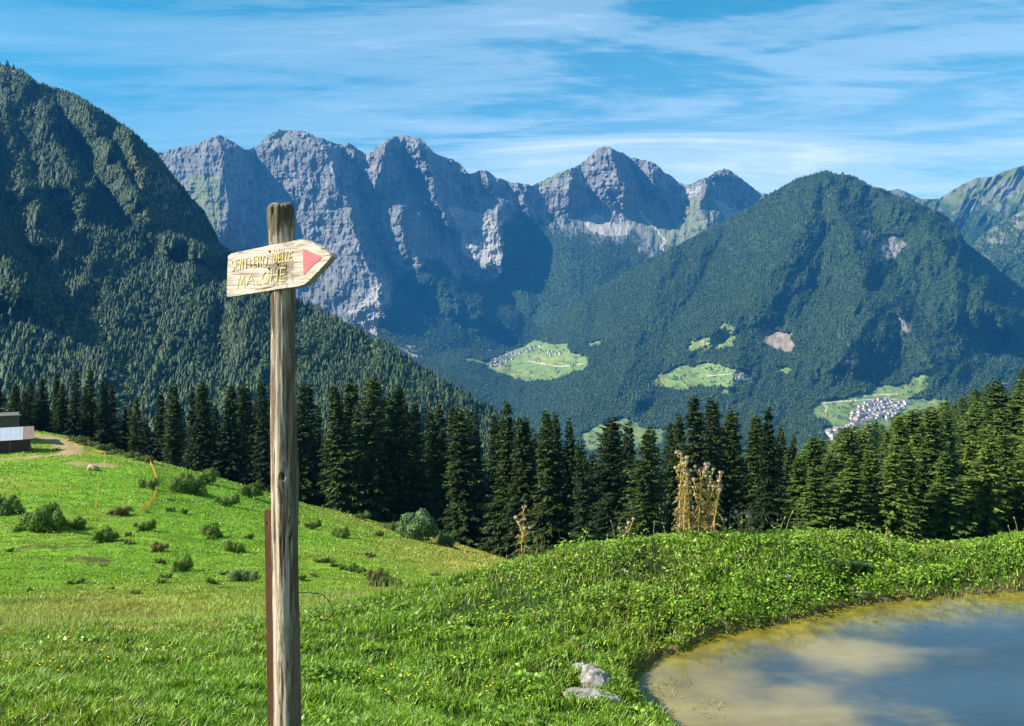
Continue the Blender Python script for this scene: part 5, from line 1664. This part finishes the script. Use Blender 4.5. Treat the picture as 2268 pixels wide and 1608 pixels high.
v0 = bpt(612, 595)[1]
brd = empty('board_frame', (0, 0, 0)); bpy.data.objects.remove(brd)
outl = []
rb = random.Random(4)
corner = [(504,566),(512,561),(590,545),(640,535),(664,529.5),(672,531),(705,546),(728,560),(733,565),(733,569),(729,575),(704,603),(680,627),(672,632),(640,638),(590,646),(540,653),(506,658),(501,656),(502,610)]
cu_ = [bpt(*c) for c in corner]; cu_ = [(a, b - v0) for a, b in cu_]
for (a, b) in zip(cu_, cu_[1:] + cu_[:1]):
    n = max(2, int(math.hypot(b[0] - a[0], b[1] - a[1]) / 0.006))
    for k in range(n):
        f = k / n
        outl.append((a[0] + (b[0] - a[0]) * f + rb.uniform(-.0009, .0009), a[1] + (b[1] - a[1]) * f + rb.uniform(-.0009, .0009)))
mb = MB(); n = len(outl)
ccu = (sum(p[0] for p in outl) / n, sum(p[1] for p in outl) / n)
TK = 0.034
def shr(p, d):
    l = math.hypot(p[0] - ccu[0], p[1] - ccu[1]); return (p[0] + (ccu[0] - p[0]) * d / l, p[1] + (ccu[1] - p[1]) * d / l)
# local axes: x = along board, y = into the picture, z = up
rings = [[shr(p, .003) for p in outl], outl, outl, [shr(p, .003) for p in outl]]
ys_ = [0.0, 0.003, TK - 0.003, TK]
Vb = [(p[0], y_, p[1]) for rg_, y_ in zip(rings, ys_) for p in rg_]
Fb = [(r_ * n + k, r_ * n + (k + 1) % n, (r_ + 1) * n + (k + 1) % n, (r_ + 1) * n + k) for r_ in range(3) for k in range(n)]
Fb += [tuple(range(n))[::-1], tuple(3 * n + k for k in range(n))]
mb.add(Vb, Fb)


def boardcol(t, o):
    grain = t.noise(t.mapping(o, scale=(0.10, 1, 1)), 75, 5, 0.65, 0.5)
    c = t.mix(t.ramp(grain, [(0.36, 0.0), (0.56, 1.0)]), (0.36, 0.29, 0.21), (0.60, 0.50, 0.385))
    crack = t.noise(t.mapping(o, scale=(0.05, 1, 1), loc=(3, 0, 1)), 60, 4, 0.6, 1.2)
    c = t.mix(t.ramp(crack, [(0.36, 1.0), (0.41, 0.0)]), c, (0.10, 0.07, 0.04))
    # lichen and grime around the knots in the middle
    s = t.n('ShaderNodeSeparateXYZ', ins={0: o})
    d = t.n('ShaderNodeVectorMath', operation='DISTANCE', ins={0: o, 1: (0.005, 0.0, 0.0)}).outputs['Value']
    near = t.n('ShaderNodeMapRange', ins={0: d, 1: 0.03, 2: 0.12, 3: 0.26, 4: -0.1}).outputs[0]
    li = t.math('ADD', t.noise(o, 48, 6, 0.75, 0.4), near)
    c = t.mix(t.ramp(li, [(0.58, 0.0), (0.68, 0.85)]), c, (0.17, 0.14, 0.075))
    return t.mix(t.ramp(li, [(0.76, 0.0), (0.82, 1.0)]), c, (0.035, 0.03, 0.02))


M_BOARD = mat_pbr('pale_board', boardcol, 0.8, lambda t, o: t.bump(t.noise(t.mapping(o, scale=(0.08, 1, 1)), 90, 6, 0.7, 0.7), 1.0, 0.006))
bo = mb.build('board', M_BOARD, sp_)
bo.location = Vector((bx0, BD0, v0)) - Vector(org)
bo.rotation_euler = (0, 0, -TH)

M_YPAINT, t = new_mat('yellow_paint')
o_ = t.n('ShaderNodeTexCoord').outputs['Object']
cp = t.mix(t.ramp(t.noise(o_, 120, 4, 0.7), [(0.45, 0.0), (0.57, 1.0)]), (0.48, 0.39, 0.25), (0.74, 0.52, 0.06))
t.n('ShaderNodeOutputMaterial', ins={0: t.n('ShaderNodeBsdfPrincipled', ins={'Base Color': cp, 'Roughness': 0.6}).outputs[0]})
M_RPAINT = mat_pbr('red_paint', lambda t, o: t.mix(t.noise(o, 40, 4), (0.66, 0.10, 0.10), (0.74, 0.17, 0.15)), 0.55)


def zp(zx, zy):
    a = bpt(440 + zx / 5.742, 420 + zy / 5.742)
    return (a[0], a[1] - v0)


GL = {'S': [[(.95,.15),(.6,.0),(.15,.1),(.08,.32),(.5,.48),(.9,.65),(.85,.9),(.4,1),(0,.88)]], 'E': [[(.9,0),(.1,.02),(.06,.5),(0,1),(.88,.97)], [(.06,.5),(.7,.48)]],
      'N': [[(0,1),(.08,0),(.75,1),(.85,0)]], 'T': [[(0,.03),(1,0)], [(.5,.02),(.46,1)]], 'I': [[(.5,.12),(.45,.9)]], 'R': [[(.05,1),(.1,0),(.7,.05),(.85,.25),(.6,.48),(.1,.52)], [(.35,.52),(.9,1)]],
      'O': [[(.5,0),(.1,.2),(0,.6),(.25,.97),(.65,.97),(.95,.6),(.88,.2),(.5,0)]], 'D': [[(.05,1),(.1,0),(.65,.12),(.9,.5),(.65,.88),(.05,1)]], 'L': [[(.1,0),(.05,1),(.85,.96)]],
      'M': [[(0,1),(.22,0),(.5,.7),(.85,0),(1,1)]], 'A': [[(0,1),(.5,0),(.95,1)], [(.2,.62),(.8,.6)]], 'G': [[(.9,.15),(.5,0),(.12,.25),(0,.65),(.3,.98),(.75,.92),(.92,.6),(.5,.58)]], 'H': [[(.05,0),(0,1)], [(.95,0),(.9,1)], [(.02,.52),(.92,.47)]]}


def stroke(mb, pts, w):
    pts = [Vector((p[0], 0, p[1])) for p in pts]
    for a, b in zip(pts[:-1], pts[1:]):
        d = (b - a)
        if d.length < 1e-5: continue
        d.normalize(); s = Vector((-d.z, 0, d.x)) * w / 2; e_ = d * w * 0.3
        q = [a - e_ - s, b + e_ - s, b + e_ + s, a - e_ + s]
        mb.add([v + Vector((0, -0.0016, 0)) for v in q] + [v + Vector((0, 0.0015, 0)) for v in q], [(0, 1, 2, 3), (0, 4, 5, 1), (1, 5, 6, 2), (2, 6, 7, 3), (3, 7, 4, 0)])
        mb.v = mb.v


def word(letters, name):
    mb = MB(); k_ = 0
    for ch, x0, y0, x1, y1, sk in letters:
        for ln in GL[ch]:
            P_ = [zp(x0 + (x1 - x0) * a + sk * (b - .5) + rb.uniform(-2, 2), y0 + (y1 - y0) * b - (a - .5) * 9 + rb.uniform(-2, 2)) for a, b in ln]
            # every stroke gets its own hair of height so that crossings never share a plane
            b0 = len(mb.v)
            stroke(mb, P_, 0.0042)
        k_ += 1
    for i, v in enumerate(mb.v):
        if v[1] < 0: mb.v[i] = (v[0], v[1] - 0.00012 * ((i // 8) % 9), v[2])
    o = mb.build(name, M_YPAINT, bo)
    return o


L1 = []
xs_ = [416, 474, 530, 586, 648, 700, 754, 816]; ws_ = [44, 42, 44, 42, 12, 36, 48, 62]
for ch, a, w_ in zip('SENTIERO', xs_, ws_):
    yt = 902 - (a - 420) * 0.175; L1.append((ch, a, yt, a + w_, yt + 132 + (14 if ch == 'O' else 0), -6))
for ch, a, w_ in zip('DELLE', [962, 1020, 1068, 1112, 1156], [44, 36, 34, 34, 38]):
    yt = 812 - (a - 960) * 0.11; L1.append((ch, a, yt, a + w_, yt + 118, -6))
word(L1, 'lettering')
word([('M', 500, 1095, 590, 1250, -8), ('A', 612, 1072, 712, 1212, -6), ('G', 808, 1040, 900, 1192, -4), ('H', 926, 1012, 1008, 1165, -4), ('E', 1040, 995, 1112, 1160, -6)], 'lettering')
mb = MB(); stroke(mb, [zp(745, 1160), zp(738, 1206), zp(792, 1196)], 0.0032)
mb.build('lettering', M_YPAINT, bo)['label'] = 'almost worn away letter L'
mb = MB()
tri = [zp(1328, 750), zp(1574, 856), zp(1335, 1082)]
mb.add([(p[0], -0.0015, p[1]) for p in tri] + [(p[0], 0.002, p[1]) for p in tri], [(0, 2, 1), (0, 1, 4, 3), (1, 2, 5, 4), (2, 0, 3, 5)])
mb.build('arrow_mark', M_RPAINT, bo)
# nails
M_RUST = mat_pbr('rust', lambda t, o: t.mix(t.ramp(t.noise(t.mapping(o, scale=(1, 1, .35)), 14, 6, 0.7), [(0.3, 0.0), (0.7, 1.0)]), (0.15, 0.062, 0.032), (0.27, 0.125, 0.07)), 0.85, lambda t, o: t.bump(t.noise(o, 120, 5, 0.7), 0.5, 0.002), spec=0.2)
M_DARKM = mat_pbr('dark_metal', (0.03, 0.028, 0.025), 0.5, metallic=0.7)
for zx, zy in ((905, 785), (1008, 955), (893, 1000)):
    a = zp(zx, zy); mb = MB()
    mb.tube([(a[0], 0.003, a[1]), (a[0], -0.003, a[1])], 0.0045, 10); mb.build('nail', M_DARKM, bo)

# rusty angle iron standing beside the post
mb = MB()
il, ir = (584 - CX) * MP, (598 - CX) * MP
topz = EYE - (1131 - HY) * MP
L_ = 0.034
ix0, iy0 = (586 - CX) * MP, PD + 0.012
zbot = ZC - 0.3
def bar(mb, x0, x1, y0, y1, z0, z1, sh):
    V = [(x0 + (sh if z == z0 else 0), y, z) for z in (z0, z1) for y in (y0, y1) for x in (0,)]
    mb.box((x0, y0, z0), (x1, y1, z1))
ei = empty('angle_iron', (ix0, iy0, ZC), 0, 'rusty brown angle iron stake standing left of the wooden post', 'metal stake')
# face with a bolt hole: the plate is built from strips round the hole
hz_, hr = topz - 0.052 - ZC, 0.0055
xa, xb = 0.0, 0.034
mb.box((xa, 0, zbot - ZC), (xb, 0.004, hz_ - hr)); mb.box((xa, 0, hz_ + hr), (xb, 0.004, topz - ZC))
xm = 0.011
# ring of quads around the round hole
N_ = 20
for yv, fl in ((0.0, 1), (0.004, -1)):
    inner = [(xm + hr * math.cos(6.283 * k / N_), yv, hz_ + hr * math.sin(6.283 * k / N_)) for k in range(N_)]
    outer = []
    for k in range(N_):
        c_, s_ = math.cos(6.283 * k / N_), math.sin(6.283 * k / N_)
        tx = ((xb - xm) / c_) if c_ > 1e-6 else ((xm - xa) / -c_ if c_ < -1e-6 else 1e9)
        tz = hr / abs(s_) if abs(s_) > 1e-6 else 1e9
        q = min(tx, tz); outer.append((xm + c_ * q, yv, hz_ + s_ * q))
    mb.add(inner + outer, [(k, (k + 1) % N_, N_ + (k + 1) % N_, N_ + k) for k in range(N_)])
mb.add([(xm + hr * math.cos(6.283 * k / N_), yv, hz_ + hr * math.sin(6.283 * k / N_)) for yv in (0, .004) for k in range(N_)], [(k, (k + 1) % N_, N_ + (k + 1) % N_, N_ + k) for k in range(N_)])
mb.build('face_plate', M_RUST, ei)
mb = MB(); mb.box((0, 0.004, zbot - ZC), (0.004, 0.036, topz - ZC)); mb.build('side_flange', M_RUST, ei)
# lean of the stake like in the photo: 6 px over its visible length
ei.rotation_euler = (0, math.radians(-0.9), 0)
ei.location.x = (592 - CX) * MP
ei.location.z = ZC

# loop of black wire on the right of the post
wp = [(655,1318),(668,1319),(690,1321),(708,1324),(720,1332),(729,1342),(735,1353),(735,1362),(728,1371),(718,1375.5),(708,1374),(703,1368),(696,1370),(690,1367),(685,1374),(680,1379),(670,1379)]
mb = MB()
pts = [Vector(((px - CX) * MP - org[0], 0.01 + 0.012 * math.sin(i * 0.7) - 0.02 * (i > 8) + (PD + .02 - org[1]), EYE - (py - HY) * MP - org[2])) for i, (px, py) in enumerate(wp)]
sm = []
for i in range(len(pts) - 1):
    p0, p1, p2, p3 = pts[max(i - 1, 0)], pts[i], pts[i + 1], pts[min(i + 2, len(pts) - 1)]
    for k in range(5):
        u = k / 5
        sm.append(0.5 * ((2 * p1) + (p2 - p0) * u + (2 * p0 - 5 * p1 + 4 * p2 - p3) * u * u + (3 * p1 - p0 - 3 * p2 + p3) * u ** 3))
sm.append(pts[-1])
mb.tube(sm, 0.0019, 6)
mb.build('wire', mat_pbr('black_wire', (0.012, 0.014, 0.016), 0.4, spec=0.5), sp_, smooth=True)

# ------------------------------------------------------------------ hut on the brow
M_WOODD = mat_pbr('dark_boards', lambda t, o: t.mix(t.noise(t.mapping(o, scale=(.2, .2, 3)), 6, 4), (0.045, 0.024, 0.016), (0.11, 0.06, 0.04)), 0.9)
M_WOODG2 = mat_pbr('grey_boards', lambda t, o: t.mix(t.noise(t.mapping(o, scale=(3, 3, .2)), 6, 4), (0.07, 0.06, 0.045), (0.16, 0.14, 0.11)), 0.9)
M_SHEET = mat_pbr('metal_sheet', lambda t, o: t.mix(t.noise(o, 1.2, 4), (0.34, 0.36, 0.40), (0.50, 0.52, 0.56)), 0.5, metallic=0.3)
M_RSHEET = mat_pbr('rusty_sheet', lambda t, o: t.mix(t.noise(o, 2, 4), (0.16, 0.10, 0.08), (0.24, 0.17, 0.14)), 0.7)
HD = 118.0
hx1 = (73 - CX) / F * HD
hxw = 9.5
gz = h1(hx1 - 2, HD) 
hz0 = EYE - (1003 - HY) / F * HD
RZ = math.atan2(-hx1, HD)
e = empty('cattle_shelter', (hx1 - hxw / 2 * math.cos(RZ) - .25, HD - hxw / 2 * math.sin(RZ), hz0), RZ, 'low brown plank shelter with a pale sheet metal roof at the left edge', 'shed')
eav = 1.85; rdg = 2.75; dep = 3.4
mb = MB()
for k in range(8):
    zt = -0.4 + 0.28 * k
    for (lo, hi) in (((-hxw / 2, 0, zt), (hxw / 2, 0.06, zt + 0.25)), ((hxw / 2 - 0.06, 0.06, zt), (hxw / 2, dep, zt + 0.25))):
        mb.box(lo, hi)
mb.box((-hxw / 2 + .05, 0.07, -0.4), (hxw / 2 - .07, dep - .1, eav - 0.05))
mb.build('wall', M_WOODD, e)
mb = MB()
for k in range(5):
    xk = -hxw / 2 + 0.1 + k * (hxw - 0.2) / 4
    mb.box((xk - .08, -0.09, -0.5), (xk + .08, -0.005, eav))
mb.build('wall_posts', M_WOODG2, e)


def sheet(mb, x0, x1, y0, y1, z0, z1, n, th=0.03, amp=0.004):
    V, Fc = [], []
    for k in range(n + 1):
        f = k / n; x = x0 + (x1 - x0) * f; a = amp * math.sin(f * n * math.pi / 2)
        V += [(x, y0, z0 + a), (x, y1, z1 + a), (x, y0, z0 + a - th), (x, y1, z1 + a - th)]
    for k in range(n):
        a = 4 * k; b = a + 4
        Fc += [(a, b, b + 1, a + 1), (a + 2, a + 3, b + 3, b + 2), (a, a + 2, b + 2, b), (a + 1, b + 1, b + 3, a + 3)]
    Fc += [(0, 1, 3, 2), (4 * n, 4 * n + 2, 4 * n + 3, 4 * n + 1)]
    mb.add(V, Fc)


mb = MB(); sheet(mb, -hxw / 2 - .3, hxw / 2 - .95, -0.35, dep, eav, rdg + .35, 64); mb.build('roof', M_SHEET, e)
mb = MB(); sheet(mb, hxw / 2 - .94, hxw / 2 + .35, -0.30, dep, eav + .02, rdg + .36, 14); r2 = mb.build('roof', M_RSHEET, e); r2['label'] = 'rusty brown roof sheet at the right end'
hx2 = (47 - CX) / F * 126
e = empty('timber_hut', (hx2 - 4 * math.cos(RZ), 125.5 - 4 * math.sin(RZ), h1(hx2 - 2, 126) - .1), RZ, 'grey board hut with a flat metal roof standing behind the plank shelter', 'hut')
zt_ = EYE - (917 - HY) / F * 125.5 - e.location.z
mb = MB()
for k in range(26):
    mb.box((-4 + k * .307, 0, -.6), (-4 + k * .307 + .285, .05, zt_ - .1))
mb.box((-4, .06, -.6), (3.95, 4.5, zt_ - .12)); mb.build('wall', M_WOODG2, e)
mb = MB(); sheet(mb, -4.4, 4.2, -.5, 5, zt_ - .05, zt_ - .55, 50, .08); mb.build('roof', M_SHEET, e)
mb = MB(); mb.box((4.6, 2.0, -.5), (4.72, 2.12, 2.0)); tag(mb.build('fence_post', M_WOODG2, loc=e.location), 'grey post right of the board hut', 'post')

# ------------------------------------------------------------------ orange netting
M_ORANGE = mat_pbr('orange_plastic', lambda t, o: t.mix(t.noise(o, 3, 3), (0.75, 0.22, 0.02), (0.85, 0.38, 0.03)), 0.6)
M_STAKE = mat_pbr('yellow_stake', (0.62, 0.42, 0.06), 0.7)


def netting(pts, label, hgt):
    gp = [Vector(on(px, py, dmin=45)) for px, py in pts]
    dense = []
    for a, b in zip(gp[:-1], gp[1:]):
        n = max(2, int((b - a).length / 0.35))
        for k in range(n): 
            q = a.lerp(b, k / n); dense.append(Vector((q.x, q.y, h1(q.x, q.y))))
    e = empty('orange_netting', dense[0], 0, label, 'fence', 'orange netting fence')
    mb = MB(); o0 = dense[0]
    for lvl in range(3):
        L_ = [q - o0 + Vector((0, 0, 0.08 + hgt * lvl / 2 + 0.04 * math.sin(i * .8 + lvl))) for i, q in enumerate(dense)]
        mb.tube(L_, 0.012, 4, cap=False)
    for i, q in enumerate(dense[::3]):
        mb.box(tuple(q - o0 + Vector((-.015, -.008, .06))), tuple(q - o0 + Vector((.015, .008, hgt + .08))))
    mb.build('net', M_ORANGE, e)
    for q in dense[::8]:
        mb = MB(); mb.tube([q - o0 - Vector((0, 0, .2)), q - o0 + Vector((0, 0, hgt + .3))], .022, 6); mb.build('stake', M_STAKE, e)
    return e


netting([(330, 1022), (338, 1040), (345, 1058), (349, 1075), (346, 1092), (340, 1108), (330, 1122), (312, 1132)], 'bright orange netting fence curving down the meadow', 0.3)
netting([(165, 985), (185, 992), (205, 998), (235, 1008)], 'faded orange netting lying along the brow above the log', 0.1)
for px, py in ((212, 1125), (272, 1128)):
    mb = MB(); mb.tube([(0, 0, -.2), (.25, 0, 1.7)], .03, 6)
    tag(mb.build('marker_stake', M_STAKE, loc=on(px, py, 40)), 'thin yellow stake leaning on the meadow inside the orange netting' + (', left one' if px < 250 else ', right one'), 'stake', 'yellow stakes on the meadow')

# ------------------------------------------------------------------ villages in the valley
def msurf(G, px, py):
    PXs = G['PX'][:, 0]
    i = int(np.clip(np.searchsorted(PXs, px), 1, len(PXs) - 1)); fi = (px - PXs[i - 1]) / (PXs[i] - PXs[i - 1])
    q = []
    for ii in (i - 1, i):
        PYs = G['PY'][ii]  # decreasing with t
        j = np.interp(py, PYs[::-1], np.arange(len(PYs))[::-1]); j0 = int(min(j, len(PYs) - 2)); fj = j - j0
        q.append(G['V'][ii, j0] * (1 - fj) + G['V'][ii, j0 + 1] * fj)
    return Vector(q[0] * (1 - fi) + q[1] * fi)


def wallmat(c): return mat_pbr('plaster', c, 0.9)
HW = [wallmat((0.62, 0.58, 0.52)), wallmat((0.48, 0.43, 0.36)), wallmat((0.50, 0.45, 0.40))]
HR = [mat_pbr('roof_stone', (0.26, 0.25, 0.25), 0.8), mat_pbr('roof_tile', (0.25, 0.17, 0.14), 0.8), mat_pbr('roof_slate', (0.17, 0.17, 0.20), 0.8)]
M_WIN = mat_pbr('window_dark', (0.05, 0.05, 0.06), 0.3)


def house_mesh(k, a, b, h_):
    V = [(-a, -b, -6), (a, -b, -6), (a, b, -6), (-a, b, -6), (-a, -b, h_), (a, -b, h_), (a, b, h_), (-a, b, h_), (-a, 0, h_ + b * .55), (a, 0, h_ + b * .55)]
    Fc = [(0, 1, 5, 4), (1, 2, 6, 9, 5), (2, 3, 7, 6), (3, 0, 4, 8, 7)]
    mi = [0] * 4
    s = 1.18; zt = h_ + b * .55 + .35; ze = h_ - b * .1 + .35
    n = len(V)
    V += [(-a * s, -b * s, ze), (a * s, -b * s, ze), (a * s, 0, zt), (-a * s, 0, zt), (a * s, b * s, ze), (-a * s, b * s, ze)]
    V += [(x, y, z - .3) for x, y, z in V[n:n + 6]]
    Fc += [(n, n + 1, n + 2, n + 3), (n + 3, n + 2, n + 4, n + 5), (n + 6, n + 9, n + 8, n + 7), (n + 9, n + 11, n + 10, n + 8), (n, n + 6, n + 7, n + 1), (n + 5, n + 4, n + 10, n + 11), (n, n + 3, n + 9, n + 6), (n + 3, n + 5, n + 11, n + 9), (n + 1, n + 7, n + 8, n + 2), (n + 2, n + 8, n + 10, n + 4)]
    mi += [1] * 10
    for fl in range(int(h_ / 3)):
        for wx_ in range(-2, 3):
            x = wx_ * a * .36; z = 1 + fl * 3; y = -b - .05; m = len(V)
            V += [(x - .55, y, z), (x + .55, y, z), (x + .55, y, z + 1.4), (x - .55, y, z + 1.4)]; Fc.append((m, m + 1, m + 2, m + 3)); mi.append(2)
    me = bpy.data.meshes.new('house'); me.from_pydata(V, [], Fc)
    for m in (HW[k % 3], HR[(k * 2 + k // 3) % 3], M_WIN): me.materials.append(m)
    me.polygons.foreach_set('material_index', mi)
    return me


HM = [house_mesh(k, 6.5 + (k % 3) * 1.6, 5 + (k % 2) * 1.2, 6 + (k % 4) * 1.6) for k in range(8)]
rh = random.Random(12)


def houses(region, n, mind, label, group, smin=.8, smax=1.2):
    xs_ = [p[0] for p in region]; ys_ = [p[1] for p in region]; done = []; tr = 0
    while len(done) < n and tr < 6000:
        tr += 1
        px, py = rh.uniform(min(xs_), max(xs_)), rh.uniform(min(ys_), max(ys_))
        if not inpoly(np.array([px]), np.array([py]), region)[0]: continue
        p = msurf(G_MID, px, py)
        if any((p - q).length < mind for q in done): continue
        done.append(p)
        o = link('house', HM[rh.randrange(8)], loc=p, rot=(0, 0, rh.choice((0.2, 0.35, 1.8)) + rh.uniform(-.25, .25)))
        s = rh.uniform(smin, smax); o.scale = (s, s, s * rh.uniform(.8, 1.15))
        tag(o, label, 'house', group)


houses([(1888, 918), (1915, 896), (1955, 887), (2016, 890), (2010, 905), (1978, 925), (1945, 930), (1916, 944), (1898, 962), (1872, 972), (1862, 952), (1884, 940)], 118, 13.5, 'small pale house packed in the grey roofed town in the valley', 'houses of the valley town', .8, 1.25)
houses([(1080, 812), (1092, 796), (1120, 786), (1160, 772), (1194, 762), (1200, 768), (1175, 782), (1150, 792), (1120, 804), (1096, 814)], 56, 15, 'tiny house of the hillside village on the far green terrace', 'houses of the hillside village', .8, 1.2)
houses([(1214, 780), (1240, 776), (1244, 788), (1216, 790)], 8, 16, 'tiny house in the small cluster right of the hillside village', 'houses beside the hillside village')
houses([(1625, 838), (1655, 832), (1658, 842), (1632, 846)], 6, 18, 'tiny farmhouse at the right end of the middle forest clearing', 'farmhouses in the forest clearing')
houses([(1826, 956), (1880, 962), (1868, 975), (1836, 972)], 9, 18, 'large pale shed on the edge of the valley town', 'sheds below the valley town', 1.3, 1.9)
houses([(1082, 770), (1088, 770), (1088, 775), (1082, 775)], 1, 5, 'single white house on the saddle left of the hillside village', None, 1.1, 1.2)
houses([(1860, 799), (1900, 797), (1902, 803), (1864, 804)], 5, 16, 'reddish shed of the quarry strip in the forest', 'sheds of the quarry strip', .9, 1.2)

# ------------------------------------------------------------------ haze: a closed box of thin air round the whole scene
M_HAZE, t = new_mat('haze_air')
pv = t.n('ShaderNodeVolumePrincipled', ins={'Color': (0.04, 0.29, 0.74, 1), 'Density': 5.2e-5, 'Anisotropy': 0.0})
t.n('ShaderNodeOutputMaterial', ins={1: pv.outputs[0]})
hz = MB(); hz.box((-12000, -300, -701), (12000, 10600, 2350))
hzo = hz.build('haze', M_HAZE)
hzo['kind'] = 'stuff'; hzo['label'] = 'thin blue haze in the air over the valley'
